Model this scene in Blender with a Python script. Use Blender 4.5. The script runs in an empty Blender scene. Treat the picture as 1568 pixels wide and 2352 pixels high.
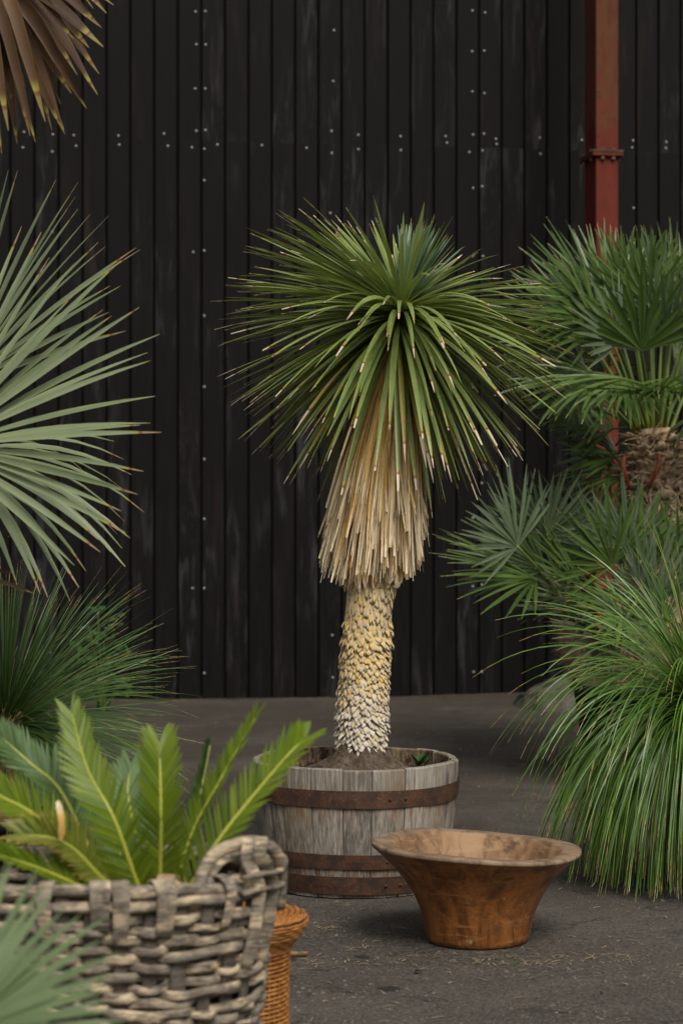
import bpy, bmesh, math, random
import numpy as np
from mathutils import Vector, Matrix, noise as mnoise

R = math.radians
random.seed(7)
rng = np.random.default_rng(11)
scene = bpy.context.scene
col = scene.collection

# ------------------------------------------------------------------ camera, sky, sun, exposure
CAM_H = 1.27
FPX = 4700.0            # focal length in pixels of a 1568 x 2352 frame
cd = bpy.data.cameras.new('camera')
cam = bpy.data.objects.new('camera', cd)
col.objects.link(cam)
cam.location = (0, 0, CAM_H)
cam.rotation_euler = (R(90), 0, 0)
cd.sensor_fit = 'VERTICAL'
cd.sensor_height = 36.0
cd.sensor_width = 24.0
cd.lens = FPX / 2352 * 36
cd.clip_start = 0.05
cd.clip_end = 600
cd.dof.use_dof = True
cd.dof.focus_distance = 6.75
cd.dof.aperture_fstop = 4.5
scene.camera = cam

world = bpy.data.worlds.new('World')
scene.world = world
world.use_nodes = True
wn = world.node_tree
sky = wn.nodes.new('ShaderNodeTexSky')
sky.sky_type = 'NISHITA'
sky.sun_disc = False
SUN_EL, SUN_AZ = R(49), R(160)      # azimuth clockwise from +Y: behind the camera, to its right
sky.sun_elevation = SUN_EL
sky.sun_rotation = SUN_AZ
sky.air_density = 1.0
sky.dust_density = 4.0
sky.ozone_density = 0.6
bgn = wn.nodes['Background']
hs = wn.nodes.new('ShaderNodeHueSaturation')      # cloud veils the blue
hs.inputs['Saturation'].default_value = 0.2
wn.links.new(sky.outputs[0], hs.inputs['Color'])
wn.links.new(hs.outputs[0], bgn.inputs[0])
bgn.inputs[1].default_value = 0.055

sl = bpy.data.lights.new('sun', 'SUN')
sl.energy = 1.5
sl.angle = R(24)
sl.color = (1.0, 0.94, 0.84)
sun = bpy.data.objects.new('sun', sl)
col.objects.link(sun)
sdir = Vector((math.sin(SUN_AZ) * math.cos(SUN_EL), math.cos(SUN_AZ) * math.cos(SUN_EL), math.sin(SUN_EL)))
sun.rotation_euler = sdir.to_track_quat('Z', 'Y').to_euler()
sun.location = (-4, -6, 9)

vs = scene.view_settings
vs.view_transform = 'Standard'
vs.look = 'None'
vs.exposure = 0.85
vs.gamma = 1.0
vs.use_curve_mapping = False
scene.cycles.use_denoising = True
scene.cycles.max_bounces = 6
scene.cycles.caustics_reflective = False
scene.cycles.caustics_refractive = False

# ------------------------------------------------------------------ helpers
def P(px, py, Y):
    """a point seen at pixel (px, py) of the 1568 x 2352 frame, at distance Y"""
    return np.array([(px - 784) / FPX * Y, Y, CAM_H - (py - 1176) / FPX * Y])

def V(*a):
    return np.array(a, float)

def nrm(v):
    v = np.asarray(v, float)
    return v / (np.linalg.norm(v) + 1e-12)

class MB:
    """collects geometry for ONE mesh"""
    def __init__(self):
        self.v, self.f, self.a, self.mi = [], [], [], []
        self.n = 0
    def add(self, verts, faces, attr=None, mi=0):
        verts = np.asarray(verts, float)
        self.v.append(verts)
        self.f.extend([tuple(i + self.n for i in f) for f in faces])
        self.mi.extend([mi] * len(faces))
        if attr is None:
            attr = np.zeros((len(verts), 3))
        self.a.append(np.asarray(attr, float))
        self.n += len(verts)
    def mesh(self, name, mats, smooth=True):
        me = bpy.data.meshes.new(name)
        v = np.concatenate(self.v)
        me.from_pydata(v.tolist(), [], self.f)
        a = np.concatenate(self.a)
        ca = me.color_attributes.new('lf', 'FLOAT_COLOR', 'POINT')
        buf = np.ones((len(a), 4), np.float32)
        buf[:, :3] = a
        ca.data.foreach_set('color', buf.ravel())
        if not isinstance(mats, (list, tuple)):
            mats = [mats]
        for m in mats:
            me.materials.append(m)
        me.polygons.foreach_set('material_index', np.array(self.mi, np.int32))
        me.polygons.foreach_set('use_smooth', np.full(len(self.f), smooth))
        me.update()
        return me
    def build(self, name, mats, parent=None, smooth=True, kind=None):
        return link(name, self.mesh(name, mats, smooth), parent, kind)

def link(name, me, parent=None, kind=None):
    o = bpy.data.objects.new(name, me)
    col.objects.link(o)
    if parent is not None:
        o.parent = parent
    if kind:
        o['kind'] = kind
    return o

def tag(o, label, cat, group=None, kind=None):
    o['label'] = label
    o['category'] = cat
    if group:
        o['group'] = group
    if kind:
        o['kind'] = kind
    return o

def thing(name, label, cat, loc, group=None):
    o = bpy.data.objects.new(name, None)
    col.objects.link(o)
    o.empty_display_size = 0.1
    o.location = tuple(loc)
    tag(o, label, cat, group)
    return o

def bez(pts, n):
    """Catmull-Rom through pts, n samples"""
    pts = [np.asarray(p, float) for p in pts]
    if len(pts) == 2:
        return np.array([pts[0] + (pts[1] - pts[0]) * t for t in np.linspace(0, 1, n)])
    ext = [2 * pts[0] - pts[1]] + pts + [2 * pts[-1] - pts[-2]]
    out = []
    m = len(pts) - 1
    for u in np.linspace(0, m, n):
        i = min(int(u), m - 1)
        t = u - i
        a, b, c, d = ext[i:i + 4]
        out.append(0.5 * ((2 * b) + (c - a) * t + (2 * a - 5 * b + 4 * c - d) * t * t + (3 * b - a - 3 * c + d) * t ** 3))
    return np.array(out)

def droop_path(p0, d0, L, n, g):
    d = nrm(d0)
    p = np.asarray(p0, float)
    out = [p]
    ds = L / (n - 1)
    for i in range(n - 1):
        d = nrm(d + V(0, 0, -g * ds))
        p = p + d * ds
        out.append(p)
    return np.array(out)

def tangents(path):
    t = np.gradient(path, axis=0)
    return t / (np.linalg.norm(t, axis=1, keepdims=True) + 1e-12)

def blade(mb, path, w, ref, fold=0.25, rnd=None, extra=None, mi=0, twist=0.0):
    """a folded strap leaf: three points across, V section; ref = the leaf's upper side"""
    n = len(path)
    t = tangents(path)
    ref = np.asarray(ref, float)
    if ref.ndim == 1:
        ref = np.tile(ref, (n, 1))
    s = np.cross(t, ref)
    s /= (np.linalg.norm(s, axis=1, keepdims=True) + 1e-9)
    u = np.cross(s, t)
    if twist:
        a = np.linspace(0, twist, n)[:, None]
        s, u = s * np.cos(a) + u * np.sin(a), u * np.cos(a) - s * np.sin(a)
    w = np.asarray(w, float)[:, None]
    tt = np.linspace(0, 1, n)
    rnd = random.random() if rnd is None else rnd
    if fold == 0:
        vv = np.empty((2 * n, 3)); at = np.empty((2 * n, 3))
        vv[0::2] = path - s * w / 2; vv[1::2] = path + s * w / 2
        at[:, 1] = rnd; at[0::2, 0] = tt; at[1::2, 0] = tt; at[:, 2] = 0.5
        f = [(2 * i, 2 * i + 1, 2 * i + 3, 2 * i + 2) for i in range(n - 1)]
    else:
        vv = np.empty((3 * n, 3)); at = np.empty((3 * n, 3))
        vv[0::3] = path - s * w / 2 + u * w * fold
        vv[1::3] = path
        vv[2::3] = path + s * w / 2 + u * w * fold
        at[:, 1] = rnd
        for k, c in ((0, 1.0), (1, 0.0), (2, 1.0)):
            at[k::3, 0] = tt; at[k::3, 2] = c
        f = []
        for i in range(n - 1):
            a = 3 * i
            f += [(a, a + 1, a + 4, a + 3), (a + 1, a + 2, a + 5, a + 4)]
    mb.add(vv, f, at, mi)

def tube(mb, path, rad, seg=8, closed=False, flat=1.0, ref=(0, 0, 1), rnd=0.5, caps=True, mi=0, sq=1.0):
    """tube along path; rad per point or scalar; flat = thickness along 'u' relative to width"""
    path = np.asarray(path, float)
    n = len(path)
    if closed:
        t = np.roll(path, -1, 0) - np.roll(path, 1, 0)
        t /= np.linalg.norm(t, axis=1, keepdims=True) + 1e-12
    else:
        t = tangents(path)
    ref = np.asarray(ref, float)
    if ref.ndim == 1:
        ref = np.tile(ref, (n, 1))
    s = np.cross(t, ref)
    ln = np.linalg.norm(s, axis=1, keepdims=True)
    alt = np.cross(t, np.tile(V(0.9, 0.3, 0.1), (n, 1)))
    s = np.where(ln < 0.05, alt, s)
    s /= np.linalg.norm(s, axis=1, keepdims=True) + 1e-12
    u = np.cross(s, t)
    rad = np.full(n, rad) if np.isscalar(rad) else np.asarray(rad, float)
    flat = np.full(n, flat) if np.isscalar(flat) else np.asarray(flat, float)
    ang = np.linspace(0, 2 * math.pi, seg, endpoint=False) + (math.pi / seg if sq < 1 else 0)
    ca_, sa_ = np.cos(ang), np.sin(ang)
    if sq < 1:
        ca_, sa_ = np.sign(ca_) * np.abs(ca_) ** sq, np.sign(sa_) * np.abs(sa_) ** sq
    vv = (path[:, None, :] + s[:, None, :] * (ca_[None, :, None] * rad[:, None, None])
          + u[:, None, :] * (sa_[None, :, None] * (rad * flat)[:, None, None])).reshape(-1, 3)
    at = np.zeros((n * seg, 3)); at[:, 0] = np.repeat(np.linspace(0, 1, n), seg); at[:, 1] = rnd
    at[:, 2] = np.tile(np.abs(np.sin(ang)), n)
    f = []
    m = n if closed else n - 1
    for i in range(m):
        j = (i + 1) % n
        for k in range(seg):
            q = (k + 1) % seg
            f.append((i * seg + k, i * seg + q, j * seg + q, j * seg + k))
    if caps and not closed:
        f.append(tuple(range(seg))[::-1])
        f.append(tuple((n - 1) * seg + k for k in range(seg)))
    mb.add(vv, f, at, mi)

def lathe(mb, prof, seg=48, center=(0, 0, 0), mod=None, mi=0, cap0=False, cap1=False, mis=None):
    cx, cy, cz = center
    n = len(prof)
    vv = []
    for i, (r, z) in enumerate(prof):
        for k in range(seg):
            a = 2 * math.pi * k / seg
            rr, zz = (r, z) if mod is None else mod(r, z, a, i)
            vv.append((cx + rr * math.cos(a), cy + rr * math.sin(a), cz + zz))
    for i in range(n - 1):
        pass
    base = mb.n
    faces, mm = [], []
    for i in range(n - 1):
        for k in range(seg):
            q = (k + 1) % seg
            faces.append((i * seg + k, i * seg + q, (i + 1) * seg + q, (i + 1) * seg + k))
            mm.append(mis[i] if mis else mi)
    if cap0:
        faces.append(tuple(range(seg))[::-1]); mm.append(mis[0] if mis else mi)
    if cap1:
        faces.append(tuple((n - 1) * seg + k for k in range(seg))); mm.append(mis[-1] if mis else mi)
    mb.v.append(np.array(vv)); mb.a.append(np.zeros((len(vv), 3)))
    mb.f.extend([tuple(i + base for i in f) for f in faces]); mb.mi.extend(mm)
    mb.n += len(vv)

def box(mb, lo, hi, bev=0.0, mi=0):
    """axis aligned box with chamfered vertical and horizontal edges"""
    bm = bmesh.new()
    bmesh.ops.create_cube(bm, size=1)
    lo, hi = np.asarray(lo, float), np.asarray(hi, float)
    for v in bm.verts:
        v.co = Vector([(lo[i] + hi[i]) / 2 + v.co[i] * (hi[i] - lo[i]) for i in range(3)])
    if bev:
        bmesh.ops.bevel(bm, geom=bm.edges[:], offset=bev, segments=1, affect='EDGES')
    bm.verts.index_update()
    mb.add([v.co[:] for v in bm.verts], [tuple(v.index for v in f.verts) for f in bm.faces], mi=mi)
    bm.free()

# ------------------------------------------------------------------ materials
class NT:
    def __init__(self, name):
        self.m = bpy.data.materials.new(name)
        self.m.use_nodes = True
        self.t = self.m.node_tree
        self.bsdf = self.t.nodes['Principled BSDF']
        self.out = self.t.nodes['Material Output']
    def n(self, typ, **kw):
        nd = self.t.nodes.new(typ)
        for k, v in kw.items():
            setattr(nd, k, v)
        return nd
    def lk(self, a, b):
        self.t.links.new(a, b)
    def val(self, sock, v):
        if hasattr(v, 'is_linked') or isinstance(v, bpy.types.NodeSocket):
            self.lk(v, sock)
        else:
            if isinstance(v, (tuple, list)) and len(v) == 3 and sock.type == 'RGBA':
                v = (*v, 1)
            sock.default_value = v
    def mix(self, f, a, b, mode='MIX'):
        nd = self.n('ShaderNodeMix', data_type='RGBA', blend_type=mode)
        nd.clamp_factor = True
        self.val(nd.inputs[0], f); self.val(nd.inputs[6], a); self.val(nd.inputs[7], b)
        return nd.outputs[2]
    def math(self, op, a, b=0.0, c=0.0, clamp=False):
        nd = self.n('ShaderNodeMath', operation=op)
        nd.use_clamp = clamp
        self.val(nd.inputs[0], a); self.val(nd.inputs[1], b); self.val(nd.inputs[2], c)
        return nd.outputs[0]
    def ss(self, x, a, b):
        nd = self.n('ShaderNodeMapRange', interpolation_type='SMOOTHSTEP')
        self.val(nd.inputs[0], x); self.val(nd.inputs[1], a); self.val(nd.inputs[2], b)
        return nd.outputs[0]
    def coord(self, kind='Object'):
        if kind == 'Position':
            return self.n('ShaderNodeNewGeometry').outputs['Position']
        return self.n('ShaderNodeTexCoord').outputs[kind]
    def mapped(self, vec, scale=(1, 1, 1), rot=(0, 0, 0), offs=None):
        mp = self.n('ShaderNodeMapping')
        self.lk(vec, mp.inputs[0])
        mp.inputs['Scale'].default_value = scale
        mp.inputs['Rotation'].default_value = rot
        if offs is not None:
            self.lk(offs, mp.inputs['Location'])
        return mp.outputs[0]
    def noise(self, vec, scale, detail=4, rough=0.55, dist=0.0):
        nd = self.n('ShaderNodeTexNoise')
        self.lk(vec, nd.inputs['Vector'])
        nd.inputs['Scale'].default_value = scale
        nd.inputs['Detail'].default_value = detail
        nd.inputs['Roughness'].default_value = rough
        nd.inputs['Distortion'].default_value = dist
        return nd.outputs['Fac']
    def vor(self, vec, scale, feature='F1'):
        nd = self.n('ShaderNodeTexVoronoi', feature=feature)
        self.lk(vec, nd.inputs['Vector'])
        nd.inputs['Scale'].default_value = scale
        return nd.outputs
    def orand(self):
        return self.n('ShaderNodeObjectInfo').outputs['Random']
    def offs(self, k=37.0):
        """a per-object shift of the texture"""
        r = self.orand()
        cb = self.n('ShaderNodeCombineXYZ')
        for i, q in enumerate((k, k * 1.7, k * 2.3)):
            self.lk(self.math('MULTIPLY', r, q), cb.inputs[i])
        return cb.outputs[0]
    def lf(self):
        at = self.n('ShaderNodeAttribute', attribute_name='lf')
        sp = self.n('ShaderNodeSeparateColor')
        self.lk(at.outputs['Color'], sp.inputs[0])
        return sp.outputs
    def bump(self, h, strength=0.3, dist=0.01):
        b = self.n('ShaderNodeBump')
        b.inputs['Strength'].default_value = strength
        b.inputs['Distance'].default_value = dist
        self.lk(h, b.inputs['Height'])
        self.lk(b.outputs[0], self.bsdf.inputs['Normal'])
        return b.outputs[0]
    def done(self, color, rough=0.7, spec=0.5, metallic=0.0):
        self.val(self.bsdf.inputs['Base Color'], color)
        self.val(self.bsdf.inputs['Roughness'], rough)
        self.bsdf.inputs['Specular IOR Level'].default_value = spec
        self.bsdf.inputs['Metallic'].default_value = metallic
        return self.m

def leaf_mat(name, dark, light, edge=None, edge_amt=0.7, tip=None, tip_at=0.92, base=None, base_to=0.2,
             rough=0.42, trans=0.22, blotch=None, spec=0.5, tcol=None, stripe=0.12):
    m = NT(name)
    t, g, c = m.lf()
    pos = m.coord('Object')
    nz = m.noise(pos, 9.0, 3)
    fac = m.math('ADD', m.math('MULTIPLY', g, 0.75), m.math('MULTIPLY', m.math('SUBTRACT', nz, 0.5), 0.9), clamp=True)
    k = m.mix(fac, dark, light)
    # fine lengthwise veins
    vein = m.math('MULTIPLY', m.math('ADD', m.math('SINE', m.math('MULTIPLY', c, 26.0)), 1.0), 0.5)
    k = m.mix(m.math('MULTIPLY', vein, stripe), k, (light[0] * 1.5, light[1] * 1.4, light[2] * 1.5))
    if base is not None:
        k = m.mix(m.math('SUBTRACT', 1.0, m.ss(t, 0.0, base_to)), k, base)
    if edge is not None:
        e = m.math('MULTIPLY', m.ss(c, 0.72, 0.97), edge_amt)
        e = m.math('MULTIPLY', e, m.ss(m.noise(pos, 14.0, 2), 0.38, 0.6))
        k = m.mix(e, k, edge)
    if blotch is not None:
        b = m.ss(m.math('ADD', m.noise(pos, 30.0, 3, 0.6), m.math('MULTIPLY', t, 0.13)), 0.70, 0.76)
        k = m.mix(b, k, blotch)
    if tip is not None:
        th = m.math('ADD', tip_at, m.math('MULTIPLY', m.math('SUBTRACT', m.math('FRACT', m.math('MULTIPLY', g, 7.31)), 0.6), 0.14))
        d = m.math('SUBTRACT', t, th)
        k = m.mix(m.ss(d, -0.05, 0.0), k, (0.32, 0.27, 0.05))
        k = m.mix(m.ss(d, -0.008, 0.004), k, (0.16, 0.07, 0.025))
        k = m.mix(m.ss(d, 0.008, 0.02), k, tip)
    mat = m.done(k, rough, spec)
    if trans:
        tr = m.n('ShaderNodeBsdfTranslucent')
        m.lk(m.mix(0.5, k, tcol or (light[0] * 1.3, light[1] * 1.3, light[2] * 0.8)), tr.inputs[0])
        ms = m.n('ShaderNodeMixShader')
        ms.inputs[0].default_value = trans
        m.lk(m.bsdf.outputs[0], ms.inputs[1]); m.lk(tr.outputs[0], ms.inputs[2])
        m.lk(ms.outputs[0], m.out.inputs[0])
    return mat

def m_ground():
    m = NT('asphalt')
    p = m.coord('Object')
    big = m.noise(p, 0.9, 5, 0.6)
    mid = m.noise(p, 5.0, 6, 0.65)
    fine = m.noise(p, 90.0, 3, 0.7)
    c = m.mix(m.ss(big, 0.35, 0.68), (0.045, 0.039, 0.032), (0.074, 0.065, 0.054))
    c = m.mix(m.ss(mid, 0.45, 0.75), c, (0.090, 0.077, 0.062))
    c = m.mix(m.ss(m.noise(p, 2.3, 5, 0.7), 0.58, 0.72), c, (0.030, 0.028, 0.026))
    c = m.mix(m.math('MULTIPLY', m.ss(fine, 0.42, 0.70), 0.75), c, (0.125, 0.112, 0.094))
    c = m.mix(m.math('MULTIPLY', m.ss(m.noise(p, 38.0, 4, 0.7), 0.52, 0.66), 0.55), c, (0.026, 0.022, 0.018))
    # pale aggregate
    vo = m.vor(p, 130.0)
    sel = m.n('ShaderNodeSeparateColor'); m.lk(vo['Color'], sel.inputs[0])
    spk = m.math('MULTIPLY', m.ss(m.math('SUBTRACT', 1.0, vo['Distance']), 0.62, 0.72), m.ss(sel.outputs[0], 0.86, 0.9))
    c = m.mix(spk, c, (0.17, 0.155, 0.13))
    pit = m.math('MULTIPLY', m.ss(m.math('SUBTRACT', 1.0, vo['Distance']), 0.55, 0.7), m.ss(sel.outputs[1], 0.82, 0.88))
    c = m.mix(pit, c, (0.015, 0.014, 0.013))
    # patchy dark brown tint, stronger with distance towards the wall
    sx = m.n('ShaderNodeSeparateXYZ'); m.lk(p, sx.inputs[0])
    brown_tint = m.math('ADD', m.noise(p, 1.7, 6, 0.7), m.math('MULTIPLY', m.ss(sx.outputs[1], 5.5, 10.5), 0.20))
    c = m.mix(m.math('MULTIPLY', m.ss(brown_tint, 0.5, 0.78), 0.75), c, (0.044, 0.035, 0.027))
    # dropped soil and oil spots
    v2 = m.vor(m.mapped(p, (1, 1, 1), (0, 0, .4)), 5.0)
    s2 = m.n('ShaderNodeSeparateColor'); m.lk(v2['Color'], s2.inputs[0])
    rad = m.math('MULTIPLY', m.ss(s2.outputs[0], .62, 1.0), .17)
    dd = m.math('ADD', v2['Distance'], m.math('MULTIPLY', m.math('SUBTRACT', m.noise(p, 25.0, 4, .7), .5), .16))
    c = m.mix(m.math('MULTIPLY', m.ss(m.math('SUBTRACT', rad, dd), -.03, .03), .8), c, (0.016, 0.013, 0.011))
    # cracks
    cr = m.vor(m.mapped(p, (1, 1, 1)), 0.55, 'DISTANCE_TO_EDGE')['Distance']
    cw = m.math('ADD', cr, m.math('MULTIPLY', m.math('SUBTRACT', m.noise(p, 6.0, 4), 0.5), 0.12))
    crk = m.math('SUBTRACT', 1.0, m.ss(m.math('ABSOLUTE', cw), 0.0, 0.006))
    c = m.mix(m.math('MULTIPLY', crk, 0.55), c, (0.012, 0.011, 0.010))
    h = m.math('ADD', m.math('MULTIPLY', fine, 0.5), m.math('ADD', m.math('MULTIPLY', mid, 0.9), m.math('MULTIPLY', vo['Distance'], 0.5)))
    m.bump(h, 0.55, 0.012)
    return m.done(c, 0.9, 0.25)

def m_board():
    m = NT('black_stained_plywood')
    p = m.coord('Object')
    o = m.offs(61.0)
    gr = m.noise(m.mapped(p, (9, 9, 0.8), offs=o), 2.2, 6, 0.65, 1.2)
    fig = m.noise(m.mapped(p, (5, 5, 1.0), offs=o), 1.6, 3, 0.5, 2.5)
    c = m.mix(m.ss(gr, 0.35, 0.7), (0.0020, 0.0018, 0.0016), (0.0048, 0.0043, 0.0037))
    # rubbed grey streaks where the stain has gone thin
    st = m.noise(m.mapped(p, (11, 11, 1.3), offs=o), 1.5, 5, 0.6, 0.9)
    pat = m.noise(m.mapped(p, (1.1, 1.1, 0.55), offs=o), 1.3, 3, 0.5)
    s = m.math('MULTIPLY', m.ss(st, 0.50, 0.70), m.ss(pat, 0.42, 0.66))
    c = m.mix(m.math('MULTIPLY', s, 0.85), c, (0.032, 0.032, 0.032))
    arch = m.math('ABSOLUTE', m.math('SUBTRACT', m.math('FRACT', m.math('MULTIPLY', fig, 6.0)), 0.5))
    a = m.math('MULTIPLY', m.math('SUBTRACT', 1.0, m.ss(arch, 0.02, 0.10)), m.ss(pat, 0.5, 0.7))
    c = m.mix(m.math('MULTIPLY', a, 0.5), c, (0.024, 0.023, 0.022))
    # brown weathering, different per board
    br = m.math('MULTIPLY', m.ss(m.noise(m.mapped(p, (6, 6, 0.7), offs=o), 1.2, 5, 0.7), 0.52, 0.72), m.ss(m.orand(), 0.25, 0.95))
    c = m.mix(m.math('MULTIPLY', br, 0.6), c, (0.018, 0.010, 0.0055))
    m.bump(gr, 0.25, 0.01)
    return m.done(c, m.math('ADD', 0.5, m.math('MULTIPLY', gr, 0.3)), 0.13)

def m_plain(name, c, rough=0.6, spec=0.5, metallic=0.0, var=0.0, scale=20, bump=0.0):
    m = NT(name)
    k = c
    p = m.coord('Object')
    nz = m.noise(p, scale, 4, 0.6)
    if var:
        k = m.mix(m.ss(nz, 0.3, 0.7), tuple(x * (1 - var) for x in c), tuple(min(1, x * (1 + var)) for x in c))
    if bump:
        m.bump(nz, bump, 0.01)
    return m.done(k, rough, spec, metallic)

def m_stave():
    m = NT('weathered_oak')
    p = m.coord('Object')
    r = m.orand()
    o = m.offs(23.0)
    gr = m.noise(m.mapped(p, (60, 60, 3.0), offs=o), 2.4, 6, 0.7, 0.3)
    bl = m.noise(m.mapped(p, (9, 9, 3.2), offs=o), 1.4, 5, 0.65)
    c = m.mix(r, (0.15, 0.128, 0.100), (0.29, 0.258, 0.212))
    c = m.mix(m.ss(gr, 0.45, 0.72), c, (0.39, 0.35, 0.295))
    c = m.mix(m.ss(gr, 0.48, 0.30), c, (0.075, 0.067, 0.058))
    c = m.mix(m.math('MULTIPLY', m.ss(bl, 0.5, 0.66), 0.8), c, (0.075, 0.068, 0.060))
    c = m.mix(m.math('MULTIPLY', m.ss(m.noise(m.mapped(p, (6, 6, 2.4), offs=o), 1.1, 4), 0.52, 0.68), 0.6), c, (0.19, 0.135, 0.075))
    # rust bleeding down from under the hoops
    sx = m.n('ShaderNodeSeparateXYZ'); m.lk(p, sx.inputs[0])
    z = sx.outputs[2]
    run = m.noise(m.mapped(p, (40, 40, 1.2), offs=o), 2.0, 3)
    for top in (0.303, 0.102):
        d = m.math('SUBTRACT', top, z)
        w = m.math('MULTIPLY', m.ss(d, 0.06, 0.0), m.math('GREATER_THAN', d, 0.0))
        c = m.mix(m.math('MULTIPLY', m.math('MULTIPLY', w, m.ss(run, 0.46, 0.66)), 0.85), c, (0.20, 0.072, 0.022))
    m.bump(gr, 0.6, 0.004)
    return m.done(c, 0.88, 0.25)

def m_stave_in():
    m = NT('oak_inside')
    p = m.coord('Object')
    o = m.offs(19.0)
    gr = m.noise(m.mapped(p, (40, 40, 6), offs=o), 1.8, 6, 0.7, 0.5)
    b = m.noise(m.mapped(p, (14, 14, 8), offs=o), 1.5, 5, 0.7)
    c = m.mix(m.ss(gr, 0.35, 0.7), (0.10, 0.062, 0.036), (0.27, 0.20, 0.13))
    c = m.mix(m.ss(b, 0.45, 0.62), c, (0.035, 0.022, 0.015))
    m.bump(gr, 0.5, 0.004)
    return m.done(c, 0.9, 0.2)

def m_rust(name='rusty_iron', a=(0.085, 0.040, 0.022), b=(0.042, 0.026, 0.019), hi=(0.18, 0.072, 0.027)):
    m = NT(name)
    p = m.coord('Object')
    n1 = m.noise(p, 22.0, 6, 0.7)
    n2 = m.noise(p, 120.0, 4, 0.7)
    c = m.mix(m.ss(n1, 0.35, 0.65), b, a)
    c = m.mix(m.math('MULTIPLY', m.ss(n2, 0.52, 0.68), m.ss(n1, 0.4, 0.6)), c, hi)
    m.bump(n2, 0.4, 0.003)
    return m.done(c, 0.8, 0.35, 0.15)

def m_bowl(kind):
    m = NT('carved_wood_' + kind)
    p = m.coord('Object')
    g1 = m.noise(m.mapped(p, (9, 9, 2.2), (0.2, 0.35, 0.1)), 1.6, 5, 0.6, 1.0)
    g2 = m.noise(m.mapped(p, (5, 5, 26), (0.1, 0.25, 0.3)), 1.5, 6, 0.65, 1.5)
    g3 = m.noise(m.mapped(p, (38, 38, 7)), 1.7, 5, 0.7)
    if kind == 'outside':
        c = m.mix(m.ss(g1, 0.3, 0.68), (0.085, 0.028, 0.008), (0.33, 0.120, 0.028))
        c = m.mix(m.math('MULTIPLY', m.ss(g2, 0.5, 0.68), 0.55), c, (0.38, 0.19, 0.07))
        c = m.mix(m.math('MULTIPLY', m.ss(g3, 0.52, 0.7), 0.5), c, (0.11, 0.05, 0.02))
        c = m.mix(m.math('MULTIPLY', m.ss(m.noise(p, 8.0, 5, 0.65), 0.56, 0.68), 0.6), c, (0.085, 0.042, 0.02))
        g4 = m.noise(m.mapped(p, (150, 150, 16), (0.1, 0.2, 0)), 1.6, 5, 0.7)
        c = m.mix(m.math('MULTIPLY', m.ss(g4, 0.52, 0.64), 0.55), c, (0.075, 0.030, 0.012))
        c = m.mix(m.math('MULTIPLY', m.ss(m.noise(p, 55.0, 3, .6), 0.66, 0.72), 0.7), c, (0.40, 0.26, 0.14))
        rough, spec = m.math('ADD', 0.30, m.math('MULTIPLY', g3, 0.25)), 0.45
    elif kind == 'inside':
        c = m.mix(m.ss(g1, 0.35, 0.65), (0.145, 0.078, 0.038), (0.30, 0.185, 0.10))
        c = m.mix(m.math('MULTIPLY', m.ss(g2, 0.5, 0.7), 0.6), c, (0.34, 0.22, 0.125))
        c = m.mix(m.math('MULTIPLY', m.ss(m.noise(p, 11.0, 5, 0.65), 0.56, 0.68), 0.75), c, (0.07, 0.038, 0.02))
        rough, spec = 0.75, 0.3
    else:
        c = m.mix(m.ss(g1, 0.35, 0.65), (0.15, 0.095, 0.058), (0.26, 0.18, 0.115))
        c = m.mix(m.math('MULTIPLY', m.ss(m.noise(p, 17.0, 5, 0.65), 0.54, 0.66), 0.7), c, (0.09, 0.055, 0.033))
        rough, spec = 0.7, 0.35
    m.bump(m.math('ADD', g3, m.math('MULTIPLY', g2, 0.6)), 0.4, 0.006)
    return m.done(c, rough, spec)

def m_willow(name='weathered_willow', lo=(0.135, 0.113, 0.087), mid=(0.31, 0.262, 0.20), hi=(0.62, 0.49, 0.32)):
    m = NT(name)
    t, g, c_ = m.lf()
    p = m.coord('Object')
    o = m.offs(13.0)
    n1 = m.noise(m.mapped(p, (30, 30, 45), offs=o), 1.0, 5, 0.65)
    n2 = m.noise(m.mapped(p, (25, 25, 190), offs=o), 1.0, 4, 0.65)
    c = m.mix(m.ss(n1, 0.34, 0.66), lo, mid)
    c = m.mix(m.ss(m.noise(m.mapped(p, (14, 14, 30), offs=o), 1.0, 4), 0.47, 0.63), c, hi)
    c = m.mix(m.math('MULTIPLY', m.ss(n2, 0.50, 0.62), 0.85), c, (0.050, 0.042, 0.034))
    c = m.mix(m.math('MULTIPLY', m.orand(), 0.3), c, (0.16, 0.13, 0.095))
    m.bump(n2, 0.9, 0.006)
    return m.done(c, 0.8, 0.25)

def m_wicker():
    m = NT('amber_wicker')
    p = m.coord('Object')
    n1 = m.noise(p, 34.0, 4, 0.6)
    c = m.mix(m.ss(n1, 0.3, 0.7), (0.24, 0.088, 0.018), (0.46, 0.20, 0.052))
    c = m.mix(m.math('MULTIPLY', m.ss(m.noise(p, 90.0, 3), 0.55, 0.7), 0.5), c, (0.52, 0.29, 0.10))
    c = m.mix(m.math('MULTIPLY', m.orand(), 0.4), c, (0.28, 0.105, 0.025))
    return m.done(c, 0.48, 0.4)

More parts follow.
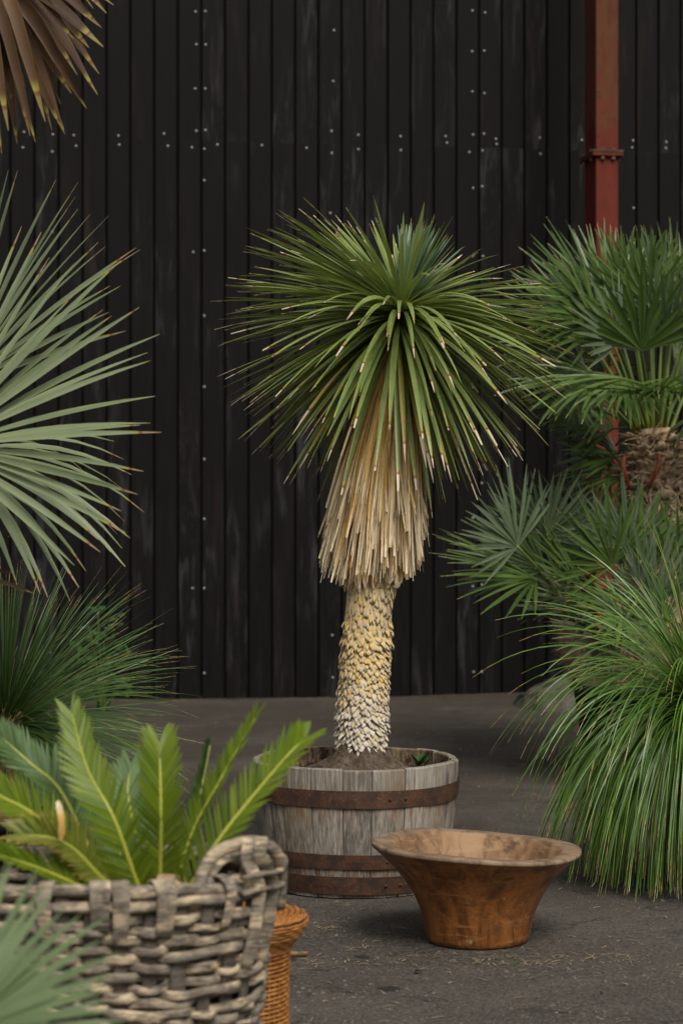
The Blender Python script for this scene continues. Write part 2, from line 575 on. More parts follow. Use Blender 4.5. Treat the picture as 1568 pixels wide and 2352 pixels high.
def m_red_steel():
    m = NT('red_oxide_steel')
    p = m.coord('Object')
    n1 = m.noise(m.mapped(p, (4, 4, 1.1)), 1.3, 6, 0.65)
    n2 = m.noise(m.mapped(p, (14, 14, 3)), 1.6, 6, 0.7)
    sx = m.n('ShaderNodeSeparateXYZ'); m.lk(p, sx.inputs[0])
    c = m.mix(m.ss(n1, 0.32, 0.62), (0.080, 0.018, 0.009), (0.135, 0.025, 0.015))
    # the upper length has lost more paint to brown rust
    up = m.math('ADD', m.math('MULTIPLY', m.ss(sx.outputs[2], 3.6, 3.9), 0.25), n2)
    c = m.mix(m.ss(up, 0.62, 0.82), c, (0.095, 0.040, 0.016))
    c = m.mix(m.math('MULTIPLY', m.ss(n2, 0.60, 0.70), 0.6), c, (0.17, 0.05, 0.03))
    c = m.mix(m.math('MULTIPLY', m.ss(m.noise(p, 26.0, 4), 0.58, 0.7), 0.7), c, (0.045, 0.018, 0.011))
    m.bump(n2, 0.2, 0.004)
    return m.done(c, 0.75, 0.15, 0.0)

def m_scale():
    m = NT('yucca_leaf_base')
    pos = m.coord('Position')
    t, g, c_ = m.lf()
    sx = m.n('ShaderNodeSeparateXYZ'); m.lk(pos, sx.inputs[0])
    zz = m.math('ADD', sx.outputs[2], m.math('MULTIPLY', m.math('SUBTRACT', m.noise(pos, 12.0, 3), 0.5), 0.22))
    c = m.mix(m.ss(zz, 0.55, 0.80), (0.56, 0.505, 0.42), (0.60, 0.45, 0.22))
    c = m.mix(m.ss(m.noise(pos, 55.0, 3), 0.46, 0.66), c, (0.52, 0.41, 0.23))
    yel = m.math('MULTIPLY', m.ss(m.noise(pos, 48.0, 2), 0.5, 0.62), m.ss(zz, 0.56, 0.68))
    c = m.mix(m.math('MULTIPLY', yel, 0.7), c, (0.64, 0.41, 0.08))
    c = m.mix(m.math('MULTIPLY', m.ss(m.noise(pos, 28.0, 4, 0.7), 0.5, 0.68), 0.6), c, (0.27, 0.22, 0.165))
    # brown at the root of each scale, bleached at its tip
    c = m.mix(m.math('MULTIPLY', m.ss(t, 0.40, 0.0), 0.75), c, (0.27, 0.145, 0.045))
    c = m.mix(m.math('MULTIPLY', m.ss(t, 0.6, 1.0), 0.35), c, (0.66, 0.62, 0.55))
    m.bump(m.noise(m.mapped(pos, (120, 120, 20)), 2.0, 4), 0.5, 0.003)
    return m.done(c, 0.85, 0.2)

def m_dead():
    m = NT('dead_yucca_leaf')
    t, g, c_ = m.lf()
    pos = m.coord('Object')
    sx = m.n('ShaderNodeSeparateXYZ'); m.lk(pos, sx.inputs[0])
    zn = sx.outputs[2]
    c = m.mix(g, (0.56, 0.33, 0.075), (0.80, 0.55, 0.20))
    low = m.math('ADD', m.ss(t, 0.45, 1.0), m.math('MULTIPLY', m.math('SUBTRACT', m.math('FRACT', m.math('MULTIPLY', g, 5.7)), 0.5), 0.8))
    c = m.mix(m.ss(low, 0.2, 1.0), c, (0.84, 0.71, 0.49))
    c = m.mix(m.math('MULTIPLY', m.ss(m.math('FRACT', m.math('MULTIPLY', g, 13.3)), 0.72, 0.95), 0.7), c, (0.34, 0.26, 0.16))
    st = m.noise(m.mapped(pos, (160, 160, 5)), 1.5, 4, 0.6)
    c = m.mix(m.math('MULTIPLY', m.ss(st, 0.52, 0.66), 0.5), c, (0.27, 0.17, 0.075))
    m.bump(st, 0.4, 0.003)
    mat = m.done(c, 0.75, 0.3)
    tr = m.n('ShaderNodeBsdfTranslucent'); m.lk(c, tr.inputs[0])
    ms = m.n('ShaderNodeMixShader'); ms.inputs[0].default_value = 0.12
    m.lk(m.bsdf.outputs[0], ms.inputs[1]); m.lk(tr.outputs[0], ms.inputs[2]); m.lk(ms.outputs[0], m.out.inputs[0])
    return mat

def m_fibre():
    m = NT('palm_fibre')
    p = m.coord('Object')
    t, g, c_ = m.lf()
    n1 = m.noise(m.mapped(p, (30, 30, 14)), 1.5, 6, 0.7)
    c = m.mix(m.ss(n1, 0.3, 0.7), (0.22, 0.145, 0.082), (0.60, 0.44, 0.28))
    c = m.mix(m.math('MULTIPLY', g, 0.5), c, (0.36, 0.27, 0.18))
    m.bump(n1, 0.8, 0.01)
    return m.done(c, 0.9, 0.15)

def m_soil(name='potting_soil', a=(0.028, 0.020, 0.014), b=(0.075, 0.055, 0.038)):
    m = NT(name)
    p = m.coord('Object')
    n1 = m.noise(p, 60.0, 6, 0.75)
    c = m.mix(m.ss(n1, 0.35, 0.7), a, b)
    m.bump(n1, 0.9, 0.02)
    return m.done(c, 0.95, 0.15)

M = {}
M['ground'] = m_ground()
M['board'] = m_board()
M['backing'] = m_plain('groove_shadow_backing', (0.002, 0.002, 0.002), 0.9, 0.1)
M['nail'] = m_plain('galvanised_nail', (0.25, 0.255, 0.245), 0.5, 0.5, 0.35, 0.2, 200)
M['stave'] = m_stave()
M['stave_in'] = m_stave_in()
M['rust'] = m_rust()
M['rust_pale'] = m_rust('rusty_bolt', (0.16, 0.11, 0.08), (0.08, 0.05, 0.035), (0.24, 0.20, 0.16))
M['bowl_out'] = m_bowl('outside'); M['bowl_in'] = m_bowl('inside'); M['bowl_rim'] = m_bowl('rim')
M['willow'] = m_willow()
M['willow_dark'] = m_willow('weathered_willow_stake', (0.06, 0.052, 0.044), (0.15, 0.128, 0.10), (0.26, 0.215, 0.16))
M['wicker'] = m_wicker()
M['red'] = m_red_steel()
M['scale'] = m_scale()
M['dead'] = m_dead()
M['fibre'] = m_fibre()
M['foot'] = m_plain('cut_leaf_foot', (0.34, 0.25, 0.16), 0.85, 0.2, 0, 0.45, 40)
M['soil'] = m_soil()
M['bark'] = m_soil('yucca_root_bark', (0.075, 0.052, 0.036), (0.20, 0.155, 0.115))
M['core'] = m_plain('trunk_core', (0.34, 0.235, 0.11), 0.9, 0.1, 0, 0.4, 50)
M['pot'] = m_plain('black_plastic', (0.016, 0.018, 0.021), 0.5, 0.45, 0, 0.25, 6)
M['concrete'] = m_plain('rough_concrete', (0.075, 0.065, 0.054), 0.9, 0.2, 0, 0.55, 7, 0.5)
M['straw'] = m_plain('straw', (0.30, 0.23, 0.13), 0.8, 0.2, 0, 0.5, 3)
M['litter'] = m_plain('leaf_litter', (0.20, 0.125, 0.065), 0.9, 0.2, 0, 0.6, 3)
M['pebble'] = m_plain('grit', (0.105, 0.095, 0.080), 0.9, 0.2, 0, 0.6, 2)
M['twig'] = m_plain('twig_bark', (0.16, 0.095, 0.05), 0.8, 0.2, 0, 0.5, 30)
M['stub_red'] = m_plain('red_brown_leaf_stub', (0.25, 0.050, 0.018), 0.55, 0.4, 0, 0.4, 30)
M['yucca'] = leaf_mat('yucca_leaf', (0.120, 0.185, 0.045), (0.285, 0.355, 0.120), edge=(0.48, 0.45, 0.08), edge_amt=0.75,
                      tip=(0.60, 0.49, 0.35), tip_at=0.955, base=(0.25, 0.31, 0.05), base_to=0.22, rough=0.36, trans=0.15,
                      blotch=(0.34, 0.25, 0.06), stripe=0.10)
M['yucca_new'] = leaf_mat('yucca_new_leaf', (0.095, 0.165, 0.085), (0.18, 0.265, 0.15), edge=(0.22, 0.27, 0.10), edge_amt=0.5,
                          tip=(0.30, 0.27, 0.13), tip_at=1.0, base=(0.20, 0.27, 0.04), base_to=0.35, rough=0.36, trans=0.15)
M['yucca_old'] = leaf_mat('yucca_yellowing_leaf', (0.20, 0.185, 0.03), (0.34, 0.29, 0.05), edge=(0.42, 0.34, 0.07), edge_amt=0.6,
                          tip=(0.52, 0.42, 0.28), tip_at=0.85, base=(0.12, 0.17, 0.03), base_to=0.6, rough=0.45, trans=0.15,
                          blotch=(0.36, 0.22, 0.06))
M['blue'] = leaf_mat('blue_fan_palm_leaf', (0.120, 0.165, 0.080), (0.235, 0.280, 0.155), edge=(0.34, 0.38, 0.12), edge_amt=0.7,
                     tip=(0.32, 0.22, 0.12), tip_at=0.985, rough=0.45, trans=0.18, stripe=0.2)
M['blue_near'] = leaf_mat('grey_green_fan_palm_leaf', (0.095, 0.145, 0.060), (0.175, 0.235, 0.108), edge=(0.20, 0.28, 0.12), edge_amt=0.4,
                          rough=0.5, trans=0.18, stripe=0.2)
M['fan'] = leaf_mat('fan_palm_leaf', (0.030, 0.068, 0.012), (0.105, 0.170, 0.034), edge=(0.17, 0.21, 0.07), edge_amt=0.5,
                    tip=(0.36, 0.35, 0.24), tip_at=1.02, rough=0.38, trans=0.22, stripe=0.15)
M['fan_grey'] = leaf_mat('silvery_fan_palm_leaf', (0.060, 0.100, 0.046), (0.165, 0.210, 0.120), edge=(0.22, 0.26, 0.16), edge_amt=0.5,
                         tip=(0.36, 0.35, 0.24), tip_at=1.02, rough=0.38, trans=0.18, stripe=0.2)
M['petiole'] = leaf_mat('palm_leaf_stalk', (0.085, 0.13, 0.022), (0.15, 0.20, 0.04), base=(0.25, 0.29, 0.05), rough=0.4, trans=0)
M['grass'] = leaf_mat('grass_tree_blade', (0.036, 0.092, 0.010), (0.150, 0.270, 0.034), tip=(0.34, 0.25, 0.12), tip_at=0.985,
                      base=(0.10, 0.16, 0.03), rough=0.36, trans=0.12, stripe=0.0)
M['grass_dark'] = leaf_mat('rush_blade', (0.036, 0.084, 0.016), (0.110, 0.180, 0.042), tip=(0.30, 0.26, 0.14), tip_at=0.98,
                           rough=0.36, trans=0.12, stripe=0.0)
M['grass_dry'] = leaf_mat('dry_blade', (0.16, 0.085, 0.03), (0.32, 0.21, 0.095), rough=0.7, trans=0.05, stripe=0.0)
M['cycad'] = leaf_mat('cycad_leaflet', (0.10, 0.165, 0.008), (0.235, 0.305, 0.016), rough=0.48, trans=0.35, tip=(0.40, 0.33, 0.06), tip_at=1.03,
                      tcol=(0.26, 0.42, 0.02), stripe=0.0)
M['cycad_dark'] = leaf_mat('cycad_old_leaflet', (0.045, 0.100, 0.018), (0.095, 0.170, 0.035), rough=0.55, trans=0.22, stripe=0.0)
M['cycad_brown'] = leaf_mat('cycad_browning_leaflet', (0.130, 0.165, 0.020), (0.24, 0.23, 0.04), rough=0.4, trans=0.25, tip=(0.40, 0.26, 0.07), tip_at=0.9, stripe=0.0)
M['rachis'] = leaf_mat('cycad_leaf_stalk', (0.26, 0.30, 0.03), (0.36, 0.36, 0.05), base=(0.20, 0.24, 0.03), rough=0.4, trans=0)
M['cordyline'] = leaf_mat('bronze_cordyline_leaf', (0.026, 0.011, 0.008), (0.110, 0.060, 0.024), edge=(0.17, 0.115, 0.035), edge_amt=0.6,
                          rough=0.55, spec=0.25, trans=0.15, tip=(0.22, 0.16, 0.05), tip_at=0.97, tcol=(0.30, 0.12, 0.04), stripe=0.25)
M['weed'] = leaf_mat('weed_leaf', (0.020, 0.066, 0.012), (0.046, 0.118, 0.022), rough=0.65, trans=0.25, stripe=0.0)

# ------------------------------------------------------------------ ground
def gz(x, y):
    """ground height: a low rise along the wall to the right"""
    h = 0.028 * np.clip((x - 0.2) / 1.6, 0, 1) * np.clip((y - 11.5) / 2.2, 0, 1)
    return h + 0.004 * np.sin(x * 1.9 + 0.5) * np.sin(y * 1.3)

xs = np.concatenate([[-300, -120, -50, -20, -10], np.linspace(-6, 6, 121), [10, 20, 50, 120, 300]])
ys = np.concatenate([[-300, -120, -50, -20, -8, -2], np.linspace(1, 16, 151), [20, 30, 60, 120, 300]])
gx, gy = np.meshgrid(xs, ys)
gzv = gz(gx, gy)
nx, ny = len(xs), len(ys)
mb = MB()
mb.add(np.stack([gx.ravel(), gy.ravel(), gzv.ravel()], 1),
       [(j * nx + i, j * nx + i + 1, (j + 1) * nx + i + 1, (j + 1) * nx + i) for j in range(ny - 1) for i in range(nx - 1)])
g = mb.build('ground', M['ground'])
g['kind'] = 'structure'

# ------------------------------------------------------------------ wall of black grooved plywood
WA = R(8.0)
WDIR = V(math.cos(WA), math.sin(WA), 0)         # along the wall, to the right
WN = V(math.sin(WA), -math.cos(WA), 0)          # towards the camera
W0 = P(463, 1605, 13.90); W0[2] = 0             # the groove beside the nail column

def wall_s(px):
    """distance along the wall where the ray through column px meets it"""
    d = V((px - 784) / FPX, 1.0, 0)
    A = np.array([[d[0], -WDIR[0]], [d[1], -WDIR[1]]])
    k, s = np.linalg.solve(A, W0[:2])
    return s, k
def wall_pt(px, py):
    s, k = wall_s(px)
    return s, CAM_H - (py - 1176) / FPX * k

seams = [27, 82, 137, 192, 245, 299, 353, 407, 461, 515, 569, 622, 675, 729, 834, 888, 940, 994, 1046, 1099, 1151, 1203, 1255, 1305, 1459, 1510, 1561]
sv = np.array([wall_s(p)[0] for p in seams])
idx = np.round((sv - sv[8]) / ((sv[-1] - sv[0]) / 29)).astype(int)
PITCH, S0 = np.polyfit(idx, sv, 1)
JOINT = wall_pt(463, 325)[1]
TOP = 6.0
wall = thing('timber_wall', 'tall black stained grooved plywood wall behind all the plants', 'wall', W0)
wall.rotation_euler = (0, 0, WA)
def wall_local(s, out, z):
    return (s, -out, z)
mb = MB(); box(mb, (-6, 0.0, 0.0), (8, 0.06, TOP)); mb.build('backing', M['backing'], wall, smooth=False)
bmesh_cache = {}
for i in range(-34, 44):
    s = S0 + i * PITCH
    for row, (z0, z1) in enumerate(((-0.01, JOINT + 0.004), (JOINT - 0.004, TOP))):
        jit = random.uniform(-0.002, 0.002)
        key = (row,)
        if key not in bmesh_cache:
            b2 = MB(); box(b2, (0.007, -0.016, 0), (PITCH - 0.007, 0.002, z1 - z0), 0.004)
            bmesh_cache[key] = b2.mesh('board', M['board'], smooth=False)
        o = link('board', bmesh_cache[key], wall)
        o.location = (s, jit * .5 + (0.0025 if row else 0.0), z0)

# nails
nl = MB()
lathe(nl, [(0.0085, 0.0), (0.009, 0.002), (0.007, 0.0045), (0.003, 0.0055)], 10, cap1=True)
nail_me = nl.mesh('nail', M['nail'])
nails = []
def z1(x, y): nails.append((x * 0.5, y * 0.5))          # read off the upper-left quarter
def z2(x, y): nails.append((784 + x * 0.5, y * 0.5))    # and the upper-right one
for q in [(898, 57), (942, 55), (901, 207), (944, 208), (896, 410), (942, 410), (901, 604), (943, 600), (933, 686), (881, 680), (998, 667), (935, 831),
          (887, 1160), (932, 1153), (929, 1452), (340, 624), (544, 626), (548, 668), (753, 617), (771, 673), (350, 673), (241, 699), (112, 622), (107, 680),
          (1202, 670), (1406, 668), (1532, 142), (1528, 376), (1521, 605), (1522, 705), (1515, 981), (241, 1067), (258, 87), (250, 326), (244, 620)]: z1(*q)
for q in [(75, 622), (75, 673), (269, 629), (270, 676), (475, 628), (481, 676), (601, 621), (651, 617), (584, 701), (644, 694), (706, 641), (709, 683),
          (907, 635), (910, 693), (1099, 646), (1334, 648), (1330, 694), (1487, 655), (1485, 698), (598, 52), (656, 61), (597, 239), (652, 236), (598, 423), (653, 431),
          (601, 866), (643, 858), (600, 1178), (647, 1179), (1342, 958)]: z2(*q)
nails += [(465, 889), (466, 1055), (463, 1192), (442, 1351), (464, 1351), (463, 1546), (114, 1027), (114, 1247), (118, 1500), (762, 1459), (763, 1556),
          (1086, 1543), (1101, 1543), (1084, 1347), (1102, 1343), (1085, 890), (1103, 1110), (1084, 1190)]
for (px, py) in nails:
    s, z = wall_pt(px, py)
    k = (s - S0) / PITCH
    fr = k - math.floor(k)
    if fr < 0.12: s += (0.12 - fr) * PITCH
    if fr > 0.88: s -= (fr - 0.88) * PITCH
    if abs(z - JOINT) < 0.015: z = JOINT + (0.03 if z > JOINT else -0.03)
    o = link('nail', nail_me, wall)
    o.location = (s, -0.0155, z)
    o.rotation_euler = (R(90), 0, 0)
# the same nailing beyond the picture's edges
for s in [S0 + (k * 12 + 0.2) * PITCH for k in (-2, 2)]:
    for z in np.arange(0.4, 5.8, 0.42):
        if abs(z - JOINT) < 0.05: continue
        o = link('nail', nail_me, wall); o.location = (s, -0.0155, z); o.rotation_euler = (R(90), 0, 0)

# ------------------------------------------------------------------ red steel column
s, k = wall_s(1396)
cs_, zz = wall_pt(1393, 352)
cw = 0.158
cdp = 0.30
colm = thing('steel_column', 'rusty red painted square steel column with bolted joint, standing before the black wall', 'column', (0, 0, 0))
# front left edge of the column seen at px 1367, front right at px 1420
Yc = 13.35
cx = (1393.5 - 784) / FPX * Yc
colm.location = (cx, Yc, 0)
colm.rotation_euler = (0, 0, WA)
zf = CAM_H + (1176 - 352) / FPX * Yc
half = 53 / FPX * Yc / 2
mb = MB(); box(mb, (-half, 0, -0.02), (half, 0.29, zf - 0.02), 0.006); mb.build('lower_shaft', M['red'], colm, False)
mb = MB(); box(mb, (-half, 0.0, zf + 0.02), (half, 0.29, 6.2), 0.006); mb.build('upper_shaft', M['red'], colm, False)
for zo in (-0.0205, 0.0005):
    mb = MB(); box(mb, (-half - 0.028, -0.028, zf + zo), (half + 0.028, 0.318, zf + zo + 0.02), 0.003)
    mb.build('flange_plate', M['rust'] if zo > 0 else M['red'], colm, False)
bo = MB(); lathe(bo, [(0.013, -0.042), (0.013, -0.024), (0.009, -0.0235), (0.009, 0.020), (0.013, 0.0205), (0.013, 0.031), (0.010, 0.033)], 6, cap0=True, cap1=True)
bolt_me = bo.mesh('bolt', M['rust_pale'], False)
for bx, by in [(-half * 0.45, -0.013), (half * 0.5, -0.013), (-half - 0.014, 0.06), (-half - 0.014, 0.23), (half + 0.014, 0.06), (half + 0.014, 0.23)]:
    o = link('bolt', bolt_me, colm); o.location = (bx, by, zf)

# ------------------------------------------------------------------ half barrel
YB = 7.0
BX = (815 - 784) / FPX * YB
barrel = thing('half_barrel', 'weathered grey oak half barrel planter with three rusty iron hoops', 'barrel', (BX, YB, 0))
BH = 0.43
def br(z):
    u = min(1.0, z / BH)
    return 0.300 + 0.052 * (1 - (1 - u) ** 1.9)
ns = 23
wid = rng.uniform(0.7, 1.35, ns); wid = wid / wid.sum() * 2 * math.pi
a0 = 0.07
TH = 0.028
for i in range(ns):
    a1 = a0 + wid[i]
    mb = MB()
    na = 5
    hz = BH + random.uniform(-0.003, 0.003)
    zs = [0.005, 0.08, 0.16, 0.24, 0.32, 0.39, hz - 0.004, hz]
    aa = np.linspace(a0 + 0.0035, a1 - 0.0035, na)
    dr = random.uniform(-0.0025, 0.002)
    vo, vi = [], []
    for j, z in enumerate(zs):
        ins = 0.004 if j == len(zs) - 1 else 0
        for k, a in enumerate(aa):
            e = 0.0025 if k in (0, na - 1) else 0
            r = br(z) + dr - e - ins
            vo.append((r * math.cos(a), r * math.sin(a), z))
            vi.append(((br(z) - TH + dr + ins) * math.cos(a), (br(z) - TH + dr + ins) * math.sin(a), z))
    n = len(vo)
    f, mi = [], []
    for j in range(len(zs) - 1):
        for k in range(na - 1):
            p = j * na + k
            f.append((p, p + 1, p + na + 1, p + na)); mi.append(0)
            f.append((n + p, n + p + na, n + p + na + 1, n + p + 1)); mi.append(1)
        p = j * na
        f.append((p, p + na, n + p + na, n + p)); mi.append(0)
        p = j * na + na - 1
        f.append((p, n + p, n + p + na, p + na)); mi.append(0)
    t = (len(zs) - 1) * na
    for k in range(na - 1):
        f.append((t + k, t + k + 1, n + t + k + 1, n + t + k)); mi.append(0)
        f.append((k, n + k, n + k + 1, k + 1)); mi.append(0)
    mb.v.append(np.array(vo + vi)); mb.a.append(np.zeros((2 * n, 3))); mb.f = f; mb.mi = mi; mb.n = 2 * n
    mb.build('stave', [M['stave'], M['stave_in']], barrel, smooth=False)
    a0 = a1
for (z0, z1_) in ((0.305, 0.362), (0.102, 0.150), (0.016, 0.076)):
    mb = MB()
    g_ = 0.0025
    lathe(mb, [(br(z0) + g_, z0), (br(z0) + g_ + 0.003, z0), (br((z0 + z1_) / 2) + g_ + 0.0035, (z0 + z1_) / 2), (br(z1_) + g_ + 0.003, z1_), (br(z1_) + g_, z1_)], 96,
          mod=lambda r, z, a, i: (r + 0.0012 * math.sin(7 * a + z * 40), z + 0.0015 * math.sin(3 * a + 1)))
    hoop = mb.build('hoop', M['rust'], barrel, smooth=False)
    rv = MB()
    lathe(rv, [(0.006, 0), (0.005, 0.003), (0.002, 0.0045)], 8, cap1=True)
    for da in (-0.10, 0.06):
        o = link('rivet', rv.mesh('rivet', M['rust']), hoop)
        a = R(-66) + da; zr = (z0 + z1_) / 2; rr = br(zr) + g_ + 0.0034
        o.location = (rr * math.cos(a), rr * math.sin(a), zr)
        o.rotation_euler = (0, R(90), a)
mb = MB()
sgrid = []
for i in range(14):
    for k in range(48):
        r = (br(0.38) - TH + 0.004) * i / 13; a = 2 * math.pi * k / 48
        x, y = r * math.cos(a), r * math.sin(a)
        sgrid.append((x, y, 0.372 + 0.03 * (1 - i / 13) + 0.02 * mnoise.noise(Vector((x * 12, y * 12, 0)))))
mb.add(sgrid, [(i * 48 + k, i * 48 + (k + 1) % 48, (i + 1) * 48 + (k + 1) % 48, (i + 1) * 48 + k) for i in range(13) for k in range(48)])
mb.build('soil', M['soil'], barrel)

# small weeds in the barrel
def weed_leaf(mb, p, d, L, w, rnd=None):
    path = droop_path(p, d, L, 6, 3.0)
    prof = np.array([0.15, 0.75, 1.0, 0.9, 0.55, 0.05]) * w
    blade(mb, path, prof, (0, 0, 1), 0.12, rnd)
for (px, dy, nlv, sc_, lab) in [(962, 0.10, 12, 1.0, 'small bright green weed with broad leaves growing in the barrel soil'),
                                (905, 0.06, 9, 0.7, 'tiny sprawling weed with narrow leaves beside the yucca root')]:
    wx = (px - 784) / FPX * (YB + dy)
    wd = thing('weed', lab, 'weed', (wx, YB + 0.05 + dy, 0.388))
    for k in range(nlv):
        a = random.uniform(0, 6.28)
        mb = MB(); weed_leaf(mb, V(0, 0, -0.005), V(math.cos(a), math.sin(a), random.uniform(0.5, 1.6)), random.uniform(0.04, 0.075) * sc_, 0.026 * sc_)
        mb.build('leaf', M['weed'], wd)

# ------------------------------------------------------------------ yucca
yroot = np.array([(830 - 784) / FPX * YB, YB, 0.39])
yucca = thing('yucca_tree', 'tall yucca with spiky green head and tan dead leaf skirt, planted in the half barrel', 'yucca', yroot)
def YP(px, py, dy=0.0):
    return P(px, py, YB + dy) - yroot
stem_px = [(829, 1790), (829, 1700), (833, 1600), (839, 1500), (846, 1400), (853, 1320), (868, 1120), (888, 900), (912, 760), (926, 694)]
stem = bez([YP(*q) for q in stem_px], 60)
def stem_at_z(z):
    o_ = np.argsort(stem[:, 2])
    return np.array([np.interp(z, stem[o_, 2], stem[o_, k]) for k in range(3)])
zpx = lambda py: YP(0, py)[2]
def trunk_r(z):
    pts = [(zpx(1800), 0.10), (zpx(1725), 0.072), (zpx(1690), 0.076), (zpx(1640), 0.078), (zpx(1560), 0.074), (zpx(1480), 0.076), (zpx(1400), 0.076), (zpx(1325), 0.078), (zpx(1000), 0.06), (zpx(694), 0.015)]
    return float(np.interp(z, [p[0] for p in pts], [p[1] for p in pts]))
mb = MB()
tube(mb, stem, [trunk_r(p[2]) for p in stem], 28)
trunk = mb.build('trunk', M['core'], yucca)
# swollen root foot
mb = MB()
def footmod(r, z, a, i):
    f = 1 + (0.16 * math.sin(5 * a + 0.8) + 0.10 * math.sin(9 * a + 2)) * (1 - i / 9) + 0.10 * mnoise.noise(Vector((math.cos(a) * 3, math.sin(a) * 3, z * 30)))
    return r * f, z
prof = [(0.185, -0.012), (0.155, 0.004), (0.128, 0.018), (0.112, 0.032), (0.100, 0.046), (0.092, 0.060), (0.086, 0.075), (0.081, 0.09), (0.078, 0.105), (0.070, 0.118)]
lathe(mb, prof, 44, center=(-0.004, 0, 0.0), mod=footmod)
mb.build('root_flare', M['bark'], yucca)

# leaf bases on the trunk
def scale_mesh(L, w, th, point, bend):
    """a tongue: local x across, -z down, y outward"""
    n = 6
    vv, at, f = [], [], []
    for i in range(n):
        u = i / (n - 1)
        wd_ = w * (0.85 + 0.3 * math.sin(math.pi * min(u * 1.2, 1))) * (1 - point * max(0, (u - 0.45) / 0.55) ** 1.6)
        y = bend * math.sin(u * math.pi * 0.62) + th * (1 - 0.3 * u)
        z = -L * u
        for xx, yy in ((-0.5, -th * 0.9), (-0.25, -th * 0.15), (0.25, -th * 0.15), (0.5, -th * 0.9)):
            vv.append((xx * wd_, y + yy, z)); at.append((u, 0.5, abs(xx) * 2))
    for i in range(n - 1):
        for k in range(3):
            p = i * 4 + k
            f.append((p, p + 1, p + 5, p + 4))
    e = len(vv)
    for k in range(4):      # a thick blunt end
        x, y, z = vv[(n - 1) * 4 + k]
        vv.append((x * 0.9, y - th * 1.3, z + 0.002)); at.append((0.0, 0.5, 1))
    for k in range(3):
        p = (n - 1) * 4 + k
        f.append((p, p + 1, e + k + 1, e + k))
    return np.array(vv), f, np.array(at)
kinds = {'short': [scale_mesh(0.030, 0.0185, 0.004, 0.7, 0.011), scale_mesh(0.026, 0.020, 0.005, 0.62, 0.010), scale_mesh(0.036, 0.016, 0.004, 0.8, 0.012)],
         'long': [scale_mesh(0.055, 0.010, 0.002, 0.12, 0.005), scale_mesh(0.07, 0.012, 0.002, 0.08, 0.006), scale_mesh(0.045, 0.008, 0.002, 0.2, 0.005)]}
for v_, f_, a_ in kinds['long']:
    a_[:, 0] = 0.42 + 0.58 * a_[:, 0]      # flattened strips, no dark root showing
scale_me = {}
for kk, lst in kinds.items():
    for q, (v_, f_, a_) in enumerate(lst):
        b2 = MB(); b2.add(v_, f_, a_); scale_me[(kk, q)] = b2.mesh('leaf_base', M['scale'])
allsc = []
z = zpx(1722)
row = 0
while z < zpx(1322):
    py = 1176 + (CAM_H - (z + yroot[2])) * FPX / YB
    isl = py < 1478
    nn = 34 if not isl else 50
    c = stem_at_z(z); r = trunk_r(z)
    for k in range(nn):
        isl = py < 1470 + random.uniform(-45, 45)
        a = 2 * math.pi * (k + 0.5 * (row % 2)) / nn + random.uniform(-0.04, 0.04)
        tilt = random.uniform(0.05, 0.30) if not isl else random.uniform(-0.04, 0.06)
        if py > 1640: tilt += random.uniform(0.0, 0.3)
        zoff = ((k * 0.618) % 1.0 - 0.5) * (0.013 if not isl else 0.03)
        cc = stem_at_z(z + zoff); rr_ = trunk_r(z + zoff)
        allsc.append((V(cc[0], cc[1], z + zoff) + V(math.cos(a) * (rr_ - 0.003), math.sin(a) * (rr_ - 0.003), random.uniform(-0.003, 0.003) + (0.02 if isl else 0.012)), a, tilt, random.uniform(-0.22, 0.22),
                      ('long' if isl else 'short', random.randrange(3)), random.uniform(0.7, 1.12)))
    z += 0.0122 if not isl else 0.0175
    row += 1
def sc_matrix(p, a, tilt, roll, s):
    return (Matrix.Translation(p) @ Matrix.Rotation(a - math.pi / 2, 4, 'Z') @ Matrix.Rotation(-tilt * -1.0, 4, 'X') @ Matrix.Rotation(roll, 4, 'Y') @ Matrix.Scale(s, 4))
front = sorted([q for q in allsc if math.sin(q[1]) < 0.05], key=lambda q: math.sin(q[1]) + 0.35 * (q[4][0] == 'long') + 0.25 * random.random())
parts = set(id(q) for q in front[:290])
rest = MB()
for q in allsc:
    mtx = sc_matrix(*q[:4], q[5])
    if id(q) in parts:
        o = link('leaf_base', scale_me[q[4]], yucca)
        o.matrix_local = mtx
    else:
        v_, f_, a_ = kinds[q[4][0]][q[4][1]]
        mm = np.array(mtx)
        rest.add(v_ @ mm[:3, :3].T + mm[:3, 3], f_, a_)
rest.build('leaf_base_mass', M['scale'], yucca, kind='stuff')

# dead leaf skirt
def skirt_leaf(z_start, z_end, r_end, a, w, mb):
    c0, c1 = stem_at_z(z_start), stem_at_z(z_end)
    a2 = a + random.uniform(-0.16, 0.16)
    p0 = c0 + V(math.cos(a), math.sin(a), 0) * trunk_r(z_start) * 0.9
    p3 = V(c1[0], c1[1], z_end) + V(math.cos(a2), math.sin(a2), 0) * r_end
    L = z_start - z_end
    p1 = p0 + V(math.cos(a), math.sin(a), 0) * (0.3 * (r_end - 0.04)) + V(0, 0, -0.14 * L)
    p2 = p0 * 0.42 + p3 * 0.58 + V(math.cos(a2), math.sin(a2), 0) * 0.014 + V(random.uniform(-.006, .006), random.uniform(-.006, .006), 0)
    path = bez([p0, p1, p2, p3], 9)
    prof = w * np.array([1.0, .95, .95, 1, 1, .95, .9, .82, random.uniform(0.1, 0.8)])
    o_ = V(math.cos(a), math.sin(a), 0.0)
    blade(mb, path, prof, o_ + V(random.uniform(-.5, .5), random.uniform(-.5, .5), 0), random.choice([0.12, 0.25, -0.18]), twist=random.uniform(-1.7, 1.7))
dl = []
